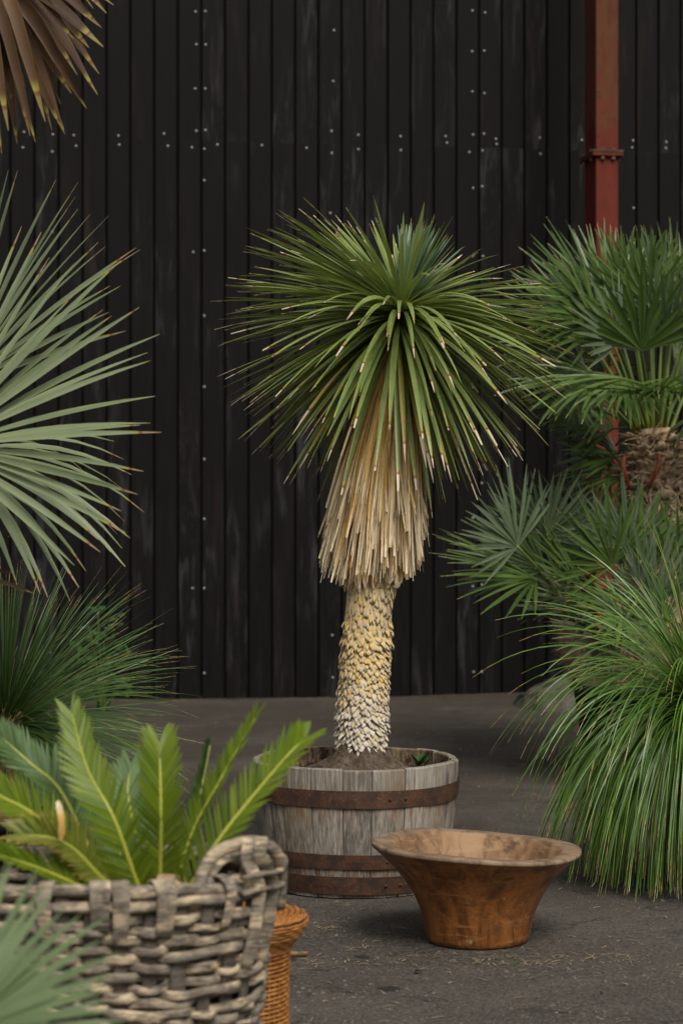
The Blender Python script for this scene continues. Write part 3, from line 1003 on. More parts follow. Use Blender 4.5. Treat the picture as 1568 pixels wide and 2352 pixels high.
for i in range(820):
    a = random.uniform(0, 2 * math.pi)
    u = random.random()
    py_end = 1322 - (1322 - 1130) * (u ** 1.4) + random.uniform(-22, 22)
    py0 = random.uniform(760, 1050) if u > 0.25 else random.uniform(900, 1150)
    bot = np.interp(py_end, [1130, 1230, 1325], [0.150, 0.186, 0.170])
    r_end = bot * random.uniform(0.70, 1.06)
    dl.append((zpx(py0), zpx(py_end), r_end, a, random.uniform(0.005, 0.0135)))
dl.sort(key=lambda q: math.sin(q[3]) * q[2])
rest = MB()
for i, q in enumerate(dl):
    if i < 290:
        mb = MB(); skirt_leaf(*q, mb); mb.build('dead_leaf', M['dead'], yucca)
    else:
        skirt_leaf(*q, rest)
# the ring of cut stubs below the skirt
for i in range(150):
    a = random.uniform(0, 2 * math.pi)
    lay = random.random()
    z_e = zpx(1322 + 34 * lay + random.uniform(-5, 5))
    skirt_leaf(z_e + random.uniform(0.07, 0.14), z_e, 0.083 + 0.045 * (1 - lay) + random.uniform(-0.006, 0.010), a, random.uniform(0.011, 0.017), rest)
rest.build('dead_leaf_mass', M['dead'], yucca, kind='stuff')

# the head of leaves
axis = nrm(YP(966, 560, 0.03) - YP(926, 694))
ax1 = nrm(np.cross(axis, V(0, 1, 0))); ax2 = np.cross(axis, ax1)
heads = []
NL = 860
ga = math.pi * (3 - math.sqrt(5))
for i in range(NL):
    cphi = 0.985 - (0.985 + 0.95) * ((i + 0.5) / NL) ** 0.92
    phi = math.acos(cphi) + random.uniform(-0.05, 0.05)
    th = i * ga + random.uniform(-0.12, 0.12)
    pd = math.degrees(phi)
    
    d = nrm(axis * math.cos(phi) + (ax1 * math.cos(th) + ax2 * math.sin(th)) * math.sin(phi))
    if 22 < pd < 72 and d[1] < 0.15 and random.random() < 0.85: continue
    if 22 < pd < 55 and random.random() < 0.75: continue
    if pd < 98 and d[1] < -.62 and random.random() < 0.75: continue
    if d[1] > 0.45 and random.random() < 0.25: continue
    if pd > 112 and d[1] < -0.25 and abs(d[0]) < .55 and random.random() < 0.42: continue
    s0 = np.interp(pd, [0, 25, 60, 100, 130, 160], [0.0, 0.003, 0.012, 0.035, 0.075, 0.14])
    base_p = stem_at_z(zpx(694) - s0 * 0.97)
    base_p = base_p + nrm(V(d[0], d[1], 0)) * np.interp(pd, [0, 40, 90, 160], [0.004, 0.008, 0.012, 0.028])
    L = np.interp(pd, [0, 18, 32, 55, 80, 120, 160], [0.29, 0.30, 0.33, 0.42, 0.56, 0.63, 0.59]) * random.uniform(0.88, 1.06)
    d_start = nrm(d * 0.9 + axis * (0.20 if pd < 120 else 0.10)) if pd > 40 else d
    g_ = (random.uniform(0.15, 0.6) + 0.7 * max(0, -d[1])) if pd > 45 else 0.10
    heads.append((base_p, d_start, L, g_, pd, d))
for i in range(130):        # extra spear leaves of the growing point
    a = random.uniform(0, 6.28); r = random.uniform(0.0, 0.42) if i < 80 else random.uniform(.4, 1.2)
    d = nrm(axis + (ax1 * math.cos(a) + ax2 * math.sin(a)) * r)
    heads.append((stem_at_z(zpx(694)) + V(random.uniform(-.012, .012), random.uniform(-.012, .012), 0), d, random.uniform(0.18, 0.31) if i < 80 else random.uniform(.10, .20), 0.05, 5, d - V(0, .5, 0)))
heads.sort(key=lambda q: q[5][1] + 0.25 * random.random())
rest = MB()
rest_n = 0
for i, (p0, d0, L, g_, pd, d) in enumerate(heads):
    n = 10
    path = droop_path(p0, d0, L, n, g_)
    w = random.uniform(0.0145, 0.0205) * (0.62 if pd < 25 else 1)
    u = np.linspace(0, 1, n)
    cut = random.random() < 0.45 and pd > 50
    prof = w * np.interp(u, [0, .06, .3, .6, .85, 1], [1.0, .75, .95, 1.0, .62, .30 if cut else .06])
    ref = nrm(np.cross(np.cross(d0, V(0, 0, 1)), d0)) if abs(d0[2]) < 0.97 else V(0, -1, 0.2)
    ref = ref + V(*rng.uniform(-.35, .35, 3))
    if i < 295:
        mb = MB()
        blade(mb, path, prof, ref, 0.20, twist=random.uniform(-.5, .5))
        mat = M['yucca_new'] if pd < 30 else (M['yucca_old'] if (pd > 138 and random.random() < 0.5) else M['yucca'])
        mb.build('leaf', mat, yucca)
    else:
        blade(rest, path, prof, ref, 0.20, twist=random.uniform(-.5, .5), mi=1 if pd < 30 else 0)
rest.build('leaf_mass', [M['yucca'], M['yucca_new']], yucca, kind='stuff')

# ------------------------------------------------------------------ carved bowl
YBW = 6.05
bx_ = (1096 - 784) / FPX * YBW
bowl_prof = [(0.0, 0.0, 0), (0.135, 0.0, 0), (0.148, 0.006, 0), (0.152, 0.02, 0), (0.159, 0.06, 0), (0.171, 0.10, 0), (0.189, 0.14, 0), (0.213, 0.18, 0), (0.240, 0.215, 0), (0.270, 0.247, 0),
             (0.291, 0.266, 0), (0.2965, 0.2705, 0), (0.2985, 0.2725, 2), (0.2992, 0.2750, 2), (0.2990, 0.2795, 2), (0.2975, 0.2825, 2), (0.294, 0.2838, 2), (0.270, 0.2835, 2), (0.246, 0.2815, 2), (0.242, 0.2795, 1), (0.239, 0.274, 1), (0.228, 0.262, 1), (0.205, 0.222, 1), (0.180, 0.18, 1), (0.15, 0.14, 1),
             (0.11, 0.105, 1), (0.06, 0.088, 1), (0.001, 0.084, 1)]
def bowlmod(r, z, a, i):
    u = z / 0.283
    w = 0.012 * math.sin(2 * a + 0.7) + 0.008 * math.sin(3 * a + 2.1) + 0.006 * mnoise.noise(Vector((math.cos(a) * 2.2, math.sin(a) * 2.2, z * 7)))
    rr = r * (1 + w * (0.6 + 1.2 * u))
    # the rim runs out to a blunt corner on one side
    da = math.atan2(math.sin(a - R(183)), math.cos(a - R(183)))
    rr *= 1 + 0.050 * math.exp(-(da / 0.30) ** 2) * max(0, u - 0.5) * 2 * (0.4 if i > 18 else 1)
    zz = z + (-0.015 * (rr * math.cos(a)) / 0.3 + 0.004 * math.sin(3 * a + 1)) * u ** 2
    return rr, zz
mb = MB()
lathe(mb, [(r, z) for r, z, _ in bowl_prof], 72, mod=bowlmod, mis=[bowl_prof[i + 1][2] for i in range(len(bowl_prof) - 1)])
bowl = mb.build('wooden_bowl', [M['bowl_out'], M['bowl_in'], M['bowl_rim']])
bowl.location = (bx_, YBW, 0.003)
tag(bowl, 'wide flared carved wooden bowl in orange brown standing empty on the asphalt', 'bowl')

# ------------------------------------------------------------------ willow basket
YK = 3.93
kx = (212 - 784) / FPX * YK
BA, BB, BKH = 0.335, 0.235, 0.586
basket = thing('willow_basket', 'big weathered grey woven willow basket with looped handle holding the cycad', 'basket', (kx, YK, 0))
def bk(th, z, off=0.0):
    """point on the basket's wall"""
    s = 0.86 + 0.14 * (z / BKH)
    e = 0.86
    c_, s_ = math.cos(th), math.sin(th)
    x = (BA * s + off) * math.copysign(abs(c_) ** e, c_)
    y = (BB * s + off) * math.copysign(abs(s_) ** e, s_)
    return V(x, y, z)
NSK = 34
def arc_angles(n):
    th = np.linspace(0, 2 * math.pi, 2000, endpoint=False)
    pts = np.array([bk(t, BKH) for t in th])
    d = np.linalg.norm(np.roll(pts, -1, 0) - pts, axis=1)
    cum = np.concatenate([[0], np.cumsum(d)])
    return np.interp(np.linspace(0, cum[-1], n, endpoint=False), cum[:-1], th)
st_th = arc_angles(NSK)
fine_th = arc_angles(NSK * 8)
for k in range(NSK):
    mb = MB()
    path = np.array([bk(st_th[k], z, 0.001 * math.sin(z * 30 + k)) for z in np.linspace(0.02, BKH - 0.012, 10)])
    out = nrm(V(math.cos(st_th[k]) / BA, math.sin(st_th[k]) / BB, 0))
    tube(mb, path, random.uniform(0.013, 0.017), 8, flat=0.35, ref=out)
    mb.build('stake', M['willow_dark'], basket)
z = 0.022
row = 0
while z < BKH - 0.045:
    mb = MB()
    n = NSK * 8
    ph = row % 2
    amp = rng.uniform(0.008, 0.015, NSK); thick = rng.uniform(0.0070, 0.0112, NSK); zj = rng.uniform(-0.006, 0.006, NSK)
    sg = np.array([1 if (k + ph) % 2 == 0 else -1 for k in range(NSK)]); sg[rng.random(NSK) < 0.16] *= -1
    if random.random() < 0.5:
        big = random.randrange(NSK); thick[big] *= 1.2
    path, rad = [], []
    lowf = random.uniform(0, 6.28)
    for i in range(n):
        k, u = divmod(i, 8); u /= 8
        k2 = (k + 1) % NSK
        sm = 0.5 - 0.5 * math.cos(u * math.pi)
        off = sg[k] * amp[k] * (1 - sm) + sg[k2] * amp[k2] * sm + 0.002
        zz = z + zj[k] * (1 - sm) + zj[k2] * sm + 0.006 * math.sin(2 * fine_th[i] + lowf)
        path.append(bk(fine_th[i], zz, off))
        rad.append(thick[k] * (1 - sm) + thick[k2] * sm)
    outs = np.array([nrm(V(math.cos(t) / BA, math.sin(t) / BB, 0)) for t in fine_th])
    tube(mb, path, np.array(rad), 8, closed=True, flat=0.55, ref=outs, rnd=random.random(), sq=0.8)
    mb.build('weaver', M['willow'], basket)
    z += random.uniform(0.0150, 0.0182)
    row += 1
# rim rods and bindings
for j, (dz, off, rr) in enumerate(((-0.004, 0.006, 0.0125), (-0.006, -0.018, 0.012), (-0.028, 0.012, 0.0105))):
    mb = MB()
    path = np.array([bk(t, BKH + dz + 0.004 * math.sin(3 * t + j * 2) + 0.002 * math.sin(11 * t), off) for t in fine_th])
    tube(mb, path, rr * (1 + 0.1 * np.sin(fine_th * 9 + j)), 9, closed=True, rnd=random.random())
    mb.build('rim_rod', M['willow'], basket)
def strap(name, pts, w, out, th=0.28, n=22, mat='willow'):
    mb = MB()
    path = bez(pts, n)
    tube(mb, path, w, 8, flat=th, ref=out, rnd=random.random())
    return mb.build(name, M[mat], basket)
def binding(t, w=0.017, down=0.085):
    o = nrm(V(math.cos(t) / BA, math.sin(t) / BB, 0))
    pts = [bk(t, BKH - down, 0.012), bk(t, BKH - down * 0.5, 0.024), bk(t, BKH - 0.006, 0.026), bk(t, BKH + 0.014, 0.006), bk(t, BKH + 0.008, -0.022), bk(t, BKH - 0.03, -0.034), bk(t, BKH - 0.07, -0.018)]
    path = bez(pts, 20)
    tg = tangents(path)
    side = V(-o[1], o[0], 0)
    refs = np.array([np.cross(side, q) for q in tg])
    mb = MB(); tube(mb, path, w * np.interp(np.linspace(0, 1, 20), [0, .5, 1], [.8, 1, .9]), 12, flat=0.16, ref=refs, rnd=random.random(), sq=0.55)
    mb.build('binding', M['willow'], basket)
def th_front(px):
    best, bt = 1e9, 0
    for t in np.linspace(-math.pi, 0, 400):
        p = bk(t, BKH)
        y = p[1] + YK
        q = (p[0] + kx) * FPX / y + 784
        if abs(q - px) < best: best, bt = abs(q - px), t
    return bt
for px, w in ((112, 0.015), (229, 0.020), (276, 0.017), (372, 0.020), (508, 0.012)):
    binding(th_front(px), w, random.uniform(0.07, 0.10))
for t in (0.9, 1.4, 1.9, 2.4, 2.9, 3.4):
    binding(t, 0.018)
# handles: bundles of rods arching over each end
def hp(px, py, Y):
    return P(px, py, Y) - V(kx, YK, 0)
outer = [(456, 2078), (464, 2010), (494, 1962), (542, 1940), (592, 1935), (630, 1955), (645, 2000), (640, 2085)]
inner = [(478, 2078), (484, 2018), (508, 1979), (550, 1960), (592, 1956), (616, 1976), (625, 2012), (622, 2085)]
tS = th_front(566); tS2 = th_front(596)
YA0, YA1 = YK + bk(th_front(458), BKH)[1] + .012, YK - .005
for sgn in (1, -1):
    flip = V(sgn, 1, 1)
    for line, dy, rad in ((outer, 0.0, .0125), (inner, .004, .0085), (outer, .024, .0115)):
        pts = []
        for j, (px, py) in enumerate(line):
            u = j / (len(line) - 1)
            Ya = YA0 * (1 - u) + YA1 * u - .02 * math.sin(math.pi * u)
            pts.append(hp(px, py, Ya + dy) * flip)
        strap('handle_rod', pts, rad, (0, 1, 0), 0.9, 34)
    for t, px, w in ((tS, 568, .0120), (tS2, 597, .0120)):
        Ya = (YA0 + YA1) / 2 - .022
        pts = [bk(t, BKH - .165, .010), bk(t, BKH - .11, .022), bk(t, BKH - .05, .027), bk(t, BKH - .01, .027), hp(px, 1975, Ya - .020), hp(px + 2, 1944, Ya - .019), hp(px + 3, 1928, Ya - .008), hp(px + 3, 1925, Ya + .018), hp(px, 1945, Ya + .045), hp(px - 4, 2010, Ya + .05)]
        pts = [p * flip for p in pts]
        path = bez(pts, 36)
        refs = np.array([np.cross(V(1, 0.25 * sgn, 0), q) for q in tangents(path)])
        mb = MB(); tube(mb, path, w, 12, flat=0.20, ref=refs, rnd=random.random(), sq=0.55); mb.build('handle_strap', M['willow'], basket)
    for dz, w in ((.010, .010), (-.018, .011)):
        pts = [bk(t, BKH + dz + .004 * math.sin(t * 9), .030) * flip for t in np.linspace(R(-38), R(20), 7)]
        strap('handle_tie', pts, w, (0, 0, 1), 0.45, 20)
mb = MB(); lathe(mb, [(0.001, 0.50), (0.12, 0.502), (0.2, 0.498), (0.27, 0.49)], 30, mod=lambda r, z, a, i: (r, z + 0.012 * mnoise.noise(Vector((r * 30 * math.cos(a), r * 30 * math.sin(a), 1)))))
so = mb.mesh('soil', M['soil'])
o = link('soil', so, basket); o.scale = (1.17, 0.78, 1)

# ------------------------------------------------------------------ cycad in the basket
croot = np.array([(385 - 784) / FPX * YK, YK + 0.0, 0.50])
cyc = thing('cycad_plant', 'bright green cycad with feathery arching fronds growing in the willow basket', 'cycad', croot)
mb = MB(); lathe(mb, [(0.055, -0.01), (0.062, 0.02), (0.055, 0.05), (0.03, 0.07), (0.001, 0.075)], 20, mod=lambda r, z, a, i: (r * (1 + .12 * math.sin(8 * a + i * 1.5)), z)); mb.build('caudex', M['fibre'], cyc)
def frond(pts, mat='cycad', ll=0.075, face=(0, -1, 0.3), n=62, swing=0.95, vee=0.3, wl=0.0066, start=0.05):
    path = bez([np.asarray(p) - croot for p in pts], 40)
    mb = MB()
    tube(mb, path, np.interp(np.linspace(0, 1, 40), [0, 1], [0.0062, 0.0022]), 6, rnd=random.random())
    fr = mb.build('frond', M['rachis'], cyc)
    tg = tangents(path)
    mb = MB()
    for side in (-1, 1):
        for k in range(n):
            u = start + (1 - start) * (k + random.uniform(-.25, .25)) / (n - 1)
            u = min(max(u, 0), 1)
            x = u * 39; i = min(int(x), 38); fr_ = x - i
            p = path[i] * (1 - fr_) + path[i + 1] * fr_
            t = nrm(tg[i] * (1 - fr_) + tg[i + 1] * fr_)
            f = nrm(np.asarray(face, float) - t * np.dot(face, t))
            s = np.cross(t, f) * side
            sw = swing * (1.0 - 0.55 * u)
            d = nrm(s * math.sin(sw) + t * math.cos(sw) + f * vee + rng.uniform(-.06, .06, 3))
            L = ll * 0.9 * np.interp(u, [0, .12, .35, .75, 1], [.35, .7, 1.0, .92, .62]) * random.uniform(.9, 1.06)
            pp = droop_path(p, d, L, 5, 1.2)
            blade(mb, pp, wl * np.array([.7, 1, 1, .8, .1]), f + V(*rng.uniform(-.2, .2, 3)), 0.1)
    mb.build('leaflet_row', M[mat], fr, kind='stuff')
    return fr
cb = lambda px, py, dy=0.0: P(px, py, YK + dy)
base = lambda px: cb(px, 2075, 0.0)
frond([cb(352, 2085), cb(320, 2040, -.03), cb(262, 1880, -.05), cb(203, 1770, .0), cb(166, 1642, .08)], ll=0.090, face=(0.1, -1, .2))
frond([cb(372, 2085), cb(368, 2040, .03), cb(370, 1880, .0), cb(368, 1760, .02), cb(367, 1715, .05)], ll=0.098, face=(0, -1, .1), swing=0.82)
frond([cb(395, 2085), cb(402, 2045, .02), cb(445, 1908, .05), cb(505, 1795, .06), cb(588, 1648, .1)], ll=0.072, face=(-.75, -.55, .3), vee=.25)
frond([cb(405, 2090), cb(424, 2062, -.03), cb(500, 1933, -.04), cb(590, 1818, -.02), cb(668, 1728, .0), cb(700, 1700, .02)], ll=0.088, face=(-.5, -.75, .4), vee=.25)
frond([cb(330, 2085), cb(245, 2028, -.06), cb(172, 1953, -.10), cb(115, 1925, -.13), cb(45, 1918, -.14)], 'cycad_brown', 0.080, face=(.1, -.75, .75))
frond([cb(330, 2085, .05), cb(225, 1980, .12), cb(140, 1818, .16), cb(72, 1755, .2), cb(5, 1695, .22)], 'cycad_dark', 0.095, face=(.2, -.7, .6))
frond([cb(320, 2085, .0), cb(220, 2010, -.02), cb(90, 1880, -.04), cb(0, 1828, -.06), cb(-60, 1790, -.06)], 'cycad', 0.085, face=(.2, -.8, .6))
frond([cb(400, 2085, .08), cb(432, 1960, .16), cb(456, 1840, .22), cb(482, 1712, .26)], 'cycad_dark', 0.050, face=(-.9, -.4, .2))
frond([cb(330, 2085, .02), cb(220, 2050, -.08), cb(90, 1995, -.16), cb(-10, 1962, -.2)], 'cycad', 0.07, face=(.2, -.6, .8))
frond([cb(350, 2085, .08), cb(290, 1990, .16), cb(240, 1900, .24), cb(190, 1850, .30)], 'cycad_dark', 0.085, face=(0, -.8, .6))
frond([cb(365, 2085, .08), cb(320, 1950, .22), cb(295, 1830, .32), cb(300, 1760, .38)], 'cycad_dark', 0.08, face=(0, -.9, .4))
# one dead tan leaflet and stray dead stalks
mb = MB(); blade(mb, bez([cb(140, 1930, -.14) - croot, cb(143, 1885, -.15) - croot, cb(133, 1840, -.14) - croot], 6), np.array([.5, 1, 1, 1, .9, .6]) * 0.013, V(0, -1, 0), .1)
mb.build('dead_leaflet', M['dead'], cyc)

# ------------------------------------------------------------------ wicker stand
YW = 4.5
wx = (546 - 784) / FPX * YW
stand = thing('wicker_stand', 'amber woven wicker pedestal stand with flared round top beside the willow basket', 'stand', (wx, YW, 0))
WH = CAM_H - (2098 - 1176) / FPX * YW
def wr(z):
    u = z / WH
    return float(np.interp(u, [0, .08, .2, .5, .78, .83, .90, .96, 1.0], [.125, .118, .112, .109, .112, .118, .140, .152, .150]))
NW = 44
for k in range(NW):
    a = 2 * math.pi * k / NW
    mb = MB()
    tube(mb, [(wr(z) * math.cos(a), wr(z) * math.sin(a), z) for z in np.linspace(0.004, WH * 0.97, 14)], 0.0026, 6, rnd=random.random())
    mb.build('stake', M['wicker'], stand)
z = 0.006; row = 0
while z < WH * 0.985:
    mb = MB()
    n = NW * 4
    ph = row % 2
    path = []
    tight = z > WH * 0.80
    wob = random.uniform(0, 6.28)
    for i in range(n):
        a = 2 * math.pi * i / n
        off = (0.0013 if not tight else 0.0008) * math.cos(NW / 2 * a + math.pi * ph)
        r = wr(z) + off + 0.001 + (0.002 if tight else 0)
        path.append((r * math.cos(a), r * math.sin(a), z + 0.0006 * math.sin(2 * a + wob)))
    tube(mb, path, 0.0033 if not tight else 0.0031, 5, closed=True, rnd=random.random())
    mb.build('weave_row', M['wicker'], stand)
    z += 0.0096 if not tight else 0.0070
    row += 1
r = 0.148
while r > 0.01:
    mb = MB()
    n = 120
    path = [((r + .0012 * math.cos(22 * 2 * math.pi * i / n + row * math.pi)) * math.cos(2 * math.pi * i / n), (r + .0012 * math.cos(22 * 2 * math.pi * i / n + row * math.pi)) * math.sin(2 * math.pi * i / n),
             WH - 0.0035 - 0.010 * (1 - (r / .148) ** 2) + 0.0015 * math.cos(22 * 2 * math.pi * i / n + row * math.pi)) for i in range(n)]
    tube(mb, path, 0.0036, 5, closed=True, rnd=random.random())
    mb.build('top_coil', M['wicker'], stand)
    r -= 0.0068; row += 1

# ------------------------------------------------------------------ fan palms
def fan(tree, root, hub, ax, normal, L, n, spread, mat, stalk, w=0.03, g=0.7, cup=0.18, petw=0.008, jit=0.06, both=False):
    """one fan leaf: the stalk is the leaf's mesh, its leaflets are its children"""
    hub = np.asarray(hub, float) - root
    ax = nrm(ax); normal = np.asarray(normal, float)
    normal = nrm(normal - ax * np.dot(normal, ax))
    side = np.cross(normal, ax)
    s0 = np.asarray(stalk, float) - root
    mid = (s0 + hub) / 2 + V(0, 0, 0.06 * np.linalg.norm(hub - s0))
    mb = MB()
    tube(mb, bez([s0, mid, hub + ax * 0.01], 10), np.linspace(petw, petw * 0.55, 10), 7, flat=0.7, ref=normal)
    lf = mb.build('leaf', M['petiole'], tree)
    for k in range(n):
        a = (k / (n - 1) - 0.5) * spread + random.uniform(-jit, jit) * 0.5
        d = nrm(ax * math.cos(a) + side * math.sin(a) + normal * (cup * (0.3 + abs(math.sin(a))) + random.uniform(-jit, jit)))
        LL = L * (0.80 + 0.20 * math.cos(a * 0.9)) * random.uniform(.86, 1.05)
        path = droop_path(hub, d, LL, 8, g * random.uniform(.6, 1.4))
        u = np.linspace(0, 1, 8)
        ww = w * np.interp(u, [0, .12, .45, .62, .85, 1], [.18, .40, 1.0, .95, .50, .08])
        mb = MB()
        blade(mb, path, ww, normal + side * random.uniform(-.3, .3), 0.22 * (1 if k % 2 else 0.8), twist=random.uniform(-.3, .3))
        mb.build('leaflet', M[mat], lf)
    return lf

# --- blue fan palm at the left edge: its trunk stands outside the picture
YL = 5.5
lroot = np.array([P(-420, 1176, YL)[0], YL + 0.1, 0.0])
lp = thing('blue_fan_palm', 'grey blue fan palm whose stiff leaves reach in front of the black wall', 'palm', lroot)
def palm_trunk(tree, pts, r0, r1, n_stub, name='trunk'):
    path = bez(pts, 24)
    mb = MB()
    rad = np.linspace(r0, r1, 24) * (1 + 0.05 * rng.uniform(-1, 1, 24))
    tube(mb, path, rad, 20)
    tr = mb.build(name, M['fibre'], tree)
    return tr, path, rad
tr, tpath, trad = palm_trunk(lp, [V(0, 0, 0), V(0.01, 0, 0.5), V(0.0, 0, 1.0)], 0.13, 0.10, 0)
ltop = lroot + V(0.0, 0, 1.0)
h1 = P(-135, 1030, YL - .05)
fan(lp, lroot, h1, V(.83, -.05, .55), V(-.25, -.85, .40), 0.665, 31, R(140), 'blue', ltop, w=0.0195, g=0.24, cup=0.05, jit=.10, petw=0.011)
h2 = P(-110, 1045, YL + .25)
fan(lp, lroot, h2, V(.97, 0.0, -.05), V(.10, -.55, .85), 0.60, 20, R(110), 'blue', ltop, w=0.022, g=1.4, cup=0.05, petw=0.011)
h3 = P(-95, 900, YL + .55)
fan(lp, lroot, h3, V(.45, .1, .88), V(-.5, -.75, .3), 0.70, 24, R(100), 'blue', ltop, w=0.018, g=0.25, cup=0.05, petw=0.011)
for k, (ax, nn) in enumerate((((-.9, -.2, .4), (.4, -.3, .8)), ((-.3, -.8, .5), (0, .5, .8)), ((-.2, .8, .6), (0, -.5, .8)), ((-.8, .3, -.1), (0, 0, 1)))):
    fan(lp, lroot, ltop + nrm(V(*ax)) * 0.35, V(*ax), V(*nn), 0.5, 14, R(150), 'blue', ltop, w=0.03, g=0.6)

# --- the tall fan palm at the right, with a fibrous trunk
YR = 10.0
def RP(px, py, dy=0.0):
    return P(px, py, YR + dy)
rroot = np.array([P(1500, 0, YR + .05)[0], YR + .05, 0.0])
rp = thing('trunked_fan_palm', 'tall fan palm with shaggy brown fibre trunk and red leaf stubs beside the steel column', 'palm', rroot)
ttop = RP(1497, 985, .05)
tr, tpath, trad = palm_trunk(rp, [V(0.02, 0, 0.30), RP(1512, 1350, .05) - rroot, RP(1508, 1150, .05) - rroot, ttop - rroot], 0.15, 0.088, 0)
# bulky fibre mass, shaggy hairs and old leaf-foot knobs
hair = MB()
for k in range(2600):
    i = random.uniform(2, 23); c = tpath[int(i)]; rr = trad[int(i)]
    a = random.uniform(0, 6.28); o = V(math.cos(a), math.sin(a), 0)
    up = 1 if i > 18 else random.choice([1, -1])
    d = o * random.uniform(.25, .9) + V(random.uniform(-.8, .8), random.uniform(-.8, .8), up * random.uniform(.1, 1.0))
    blade(hair, droop_path(c + o * (rr + random.uniform(-.005, .03)), d, random.uniform(.03, .10), 5, 8), np.array([1, 1, .8, .5, .1]) * random.uniform(.005, .014), o + V(*rng.uniform(-.5, .5, 3)), 0)
hair.build('fibre_fringe', M['fibre'], tr, kind='stuff')
sm_v, sm_f, sm_a = scale_mesh(0.055, 0.050, 0.012, 0.35, 0.022)
b2 = MB(); b2.add(sm_v, sm_f, sm_a); knob_me = b2.mesh('leaf_foot', M['foot'])
for row in range(15):
    i = min(23, int(3 + row * 1.35)); c = tpath[i]; rr = trad[i]
    for k in range(7):
        a = 2 * math.pi * (k + .5 * (row % 2)) / 7 + random.uniform(-.15, .15)
        o = link('leaf_foot', knob_me, rp)
        o.matrix_local = Matrix.Translation(c + V(math.cos(a) * rr * .92, math.sin(a) * rr * .92, .02)) @ Matrix.Rotation(a - math.pi / 2, 4, 'Z') @ Matrix.Rotation(-random.uniform(.25, .6), 4, 'X') @ Matrix.Diagonal((1, 1, -1, 1)) @ Matrix.Scale(random.uniform(.8, 1.15), 4)
for pts in ([RP(1434, 1048, -.05), RP(1430, 1070, -.10), RP(1437, 1095, -.10), RP(1444, 1122, -.07)], [RP(1512, 1042, -.10), RP(1512, 1065, -.14), RP(1503, 1090, -.14), RP(1490, 1120, -.10)]):
    mb = MB(); tube(mb, bez([p - rroot for p in pts], 12), np.interp(np.linspace(0, 1, 12), [0, .5, 1], [.008, .013, .007]), 8, flat=.6, ref=(0, -1, 0)); mb.build('leaf_stub', M['stub_red'], rp)
st0 = ttop + V(0, -.02, -.02)
def rfan(hx, hy, dy, tx, ty, tdy, normal, L, n, spread, mat='fan', sx=0.0, w=0.023, g=0.35, cup=0.12, tree=rp, root=rroot, s0=st0):
    hub = RP(hx, hy, dy)
    ax = RP(tx, ty, tdy) - hub
    return fan(tree, root, hub, ax, normal, L, n, spread, mat, s0 + V(sx, -abs(sx) * .3, 0), w=w, g=g, cup=cup, petw=0.011, jit=.13)
rfan(1472, 806, -.30, 1468, 560, -.42, (0, -.85, -.2), 0.44, 22, R(150), 'fan', 0.0, w=.027)                 # frontal fan, seen from below
rfan(1385, 735, -.10, 1235, 590, -.20, (.45, -.75, .5), 0.56, 26, R(115), 'fan', -.05)
rfan(1345, 770, .20, 1165, 680, .20, (.2, -.75, .6), 0.52, 22, R(110), 'fan', -.06)
rfan(1450, 730, .00, 1385, 540, -.05, (.1, -.9, .4), 0.46, 22, R(110), 'fan', -.02)
rfan(1520, 745, .05, 1520, 545, .0, (0, -.9, .4), 0.48, 26, R(140), 'fan_grey', .02)
rfan(1580, 760, -.1, 1640, 600, -.1, (-.3, -.9, .3), 0.50, 24, R(130), 'fan', .05)
rfan(1500, 760, .30, 1450, 560, .40, (0, -.9, .4), 0.52, 24, R(150), 'fan', .0)
rfan(1312, 915, -.10, 1215, 925, -.22, (.1, -.8, .6), 0.30, 20, R(280), 'fan', -.08, w=.024)          # small fan, left below
rfan(1509, 905, -.42, 1400, 897, -.75, (0, .08, 1), 0.44, 20, R(220), 'fan', .02, g=.2)                # flat fan, edge on
rfan(1380, 830, .30, 1250, 800, .45, (.1, -.6, .8), 0.50, 20, R(150), 'fan', -.05)
rfan(1600, 850, .05, 1700, 820, .1, (0, -.6, .8), 0.46, 20, R(150), 'fan', .08)
rfan(1560, 800, .45, 1620, 700, .75, (0, -.8, .6), 0.46, 18, R(150), 'fan', .04)
for q in [(1440, 690, .1, 1425, 535, .1, -.03), (1400, 700, .15, 1330, 560, .2, -.04), (1490, 700, -.12, 1480, 530, -.15, .0), (1550, 700, .1, 1570, 540, .1, .04),
          (1370, 760, -.2, 1255, 680, -.35, -.06), (1420, 790, -.25, 1330, 690, -.4, -.04), (1530, 780, -.25, 1560, 650, -.4, .03), (1345, 850, .1, 1230, 830, .1, -.06), (1400, 900, .3, 1300, 880, .5, -.05), (1560, 900, .3, 1640, 860, .4, .05)]:
    rfan(*q[:6], (random.uniform(-.2, .2), -.8, .5), 0.44 * random.uniform(.85, 1.1), 18, R(120), random.choice(['fan', 'fan', 'fan_grey']), q[6], w=.021)
for q in [(1330, 880, -.2, 1215, 900, -.35, -.08), (1380, 870, -.35, 1290, 900, -.55, -.06), (1440, 870, -.4, 1400, 930, -.6, -.02), (1545, 870, -.35, 1600, 900, -.55, .05), (1300, 800, .1, 1180, 770, .1, -.07), (1490, 850, .35, 1480, 900, .6, .0), (1340, 700, .1, 1215, 610, .1, -.05), (1320, 740, -.1, 1190, 690, -.15, -.06)]:
    rfan(*q[:6], (random.uniform(-.2, .2), -.6, .75), 0.40 * random.uniform(.85, 1.1), 18, R(140), 'fan', q[6], w=.021, g=.8)
for q in [(1410, 985, .2, 1290, 965, .25, -.08), (1440, 1090, .2, 1330, 1075, .2, -.08), (1400, 940, .1, 1300, 935, .1, -.07), (1400, 1040, .45, 1320, 1120, .5, -.08)]:
    rfan(*q[:6], (random.uniform(-.2, .2), -.6, .75), 0.36, 18, R(130), 'fan', q[6], w=.020, g=.8)
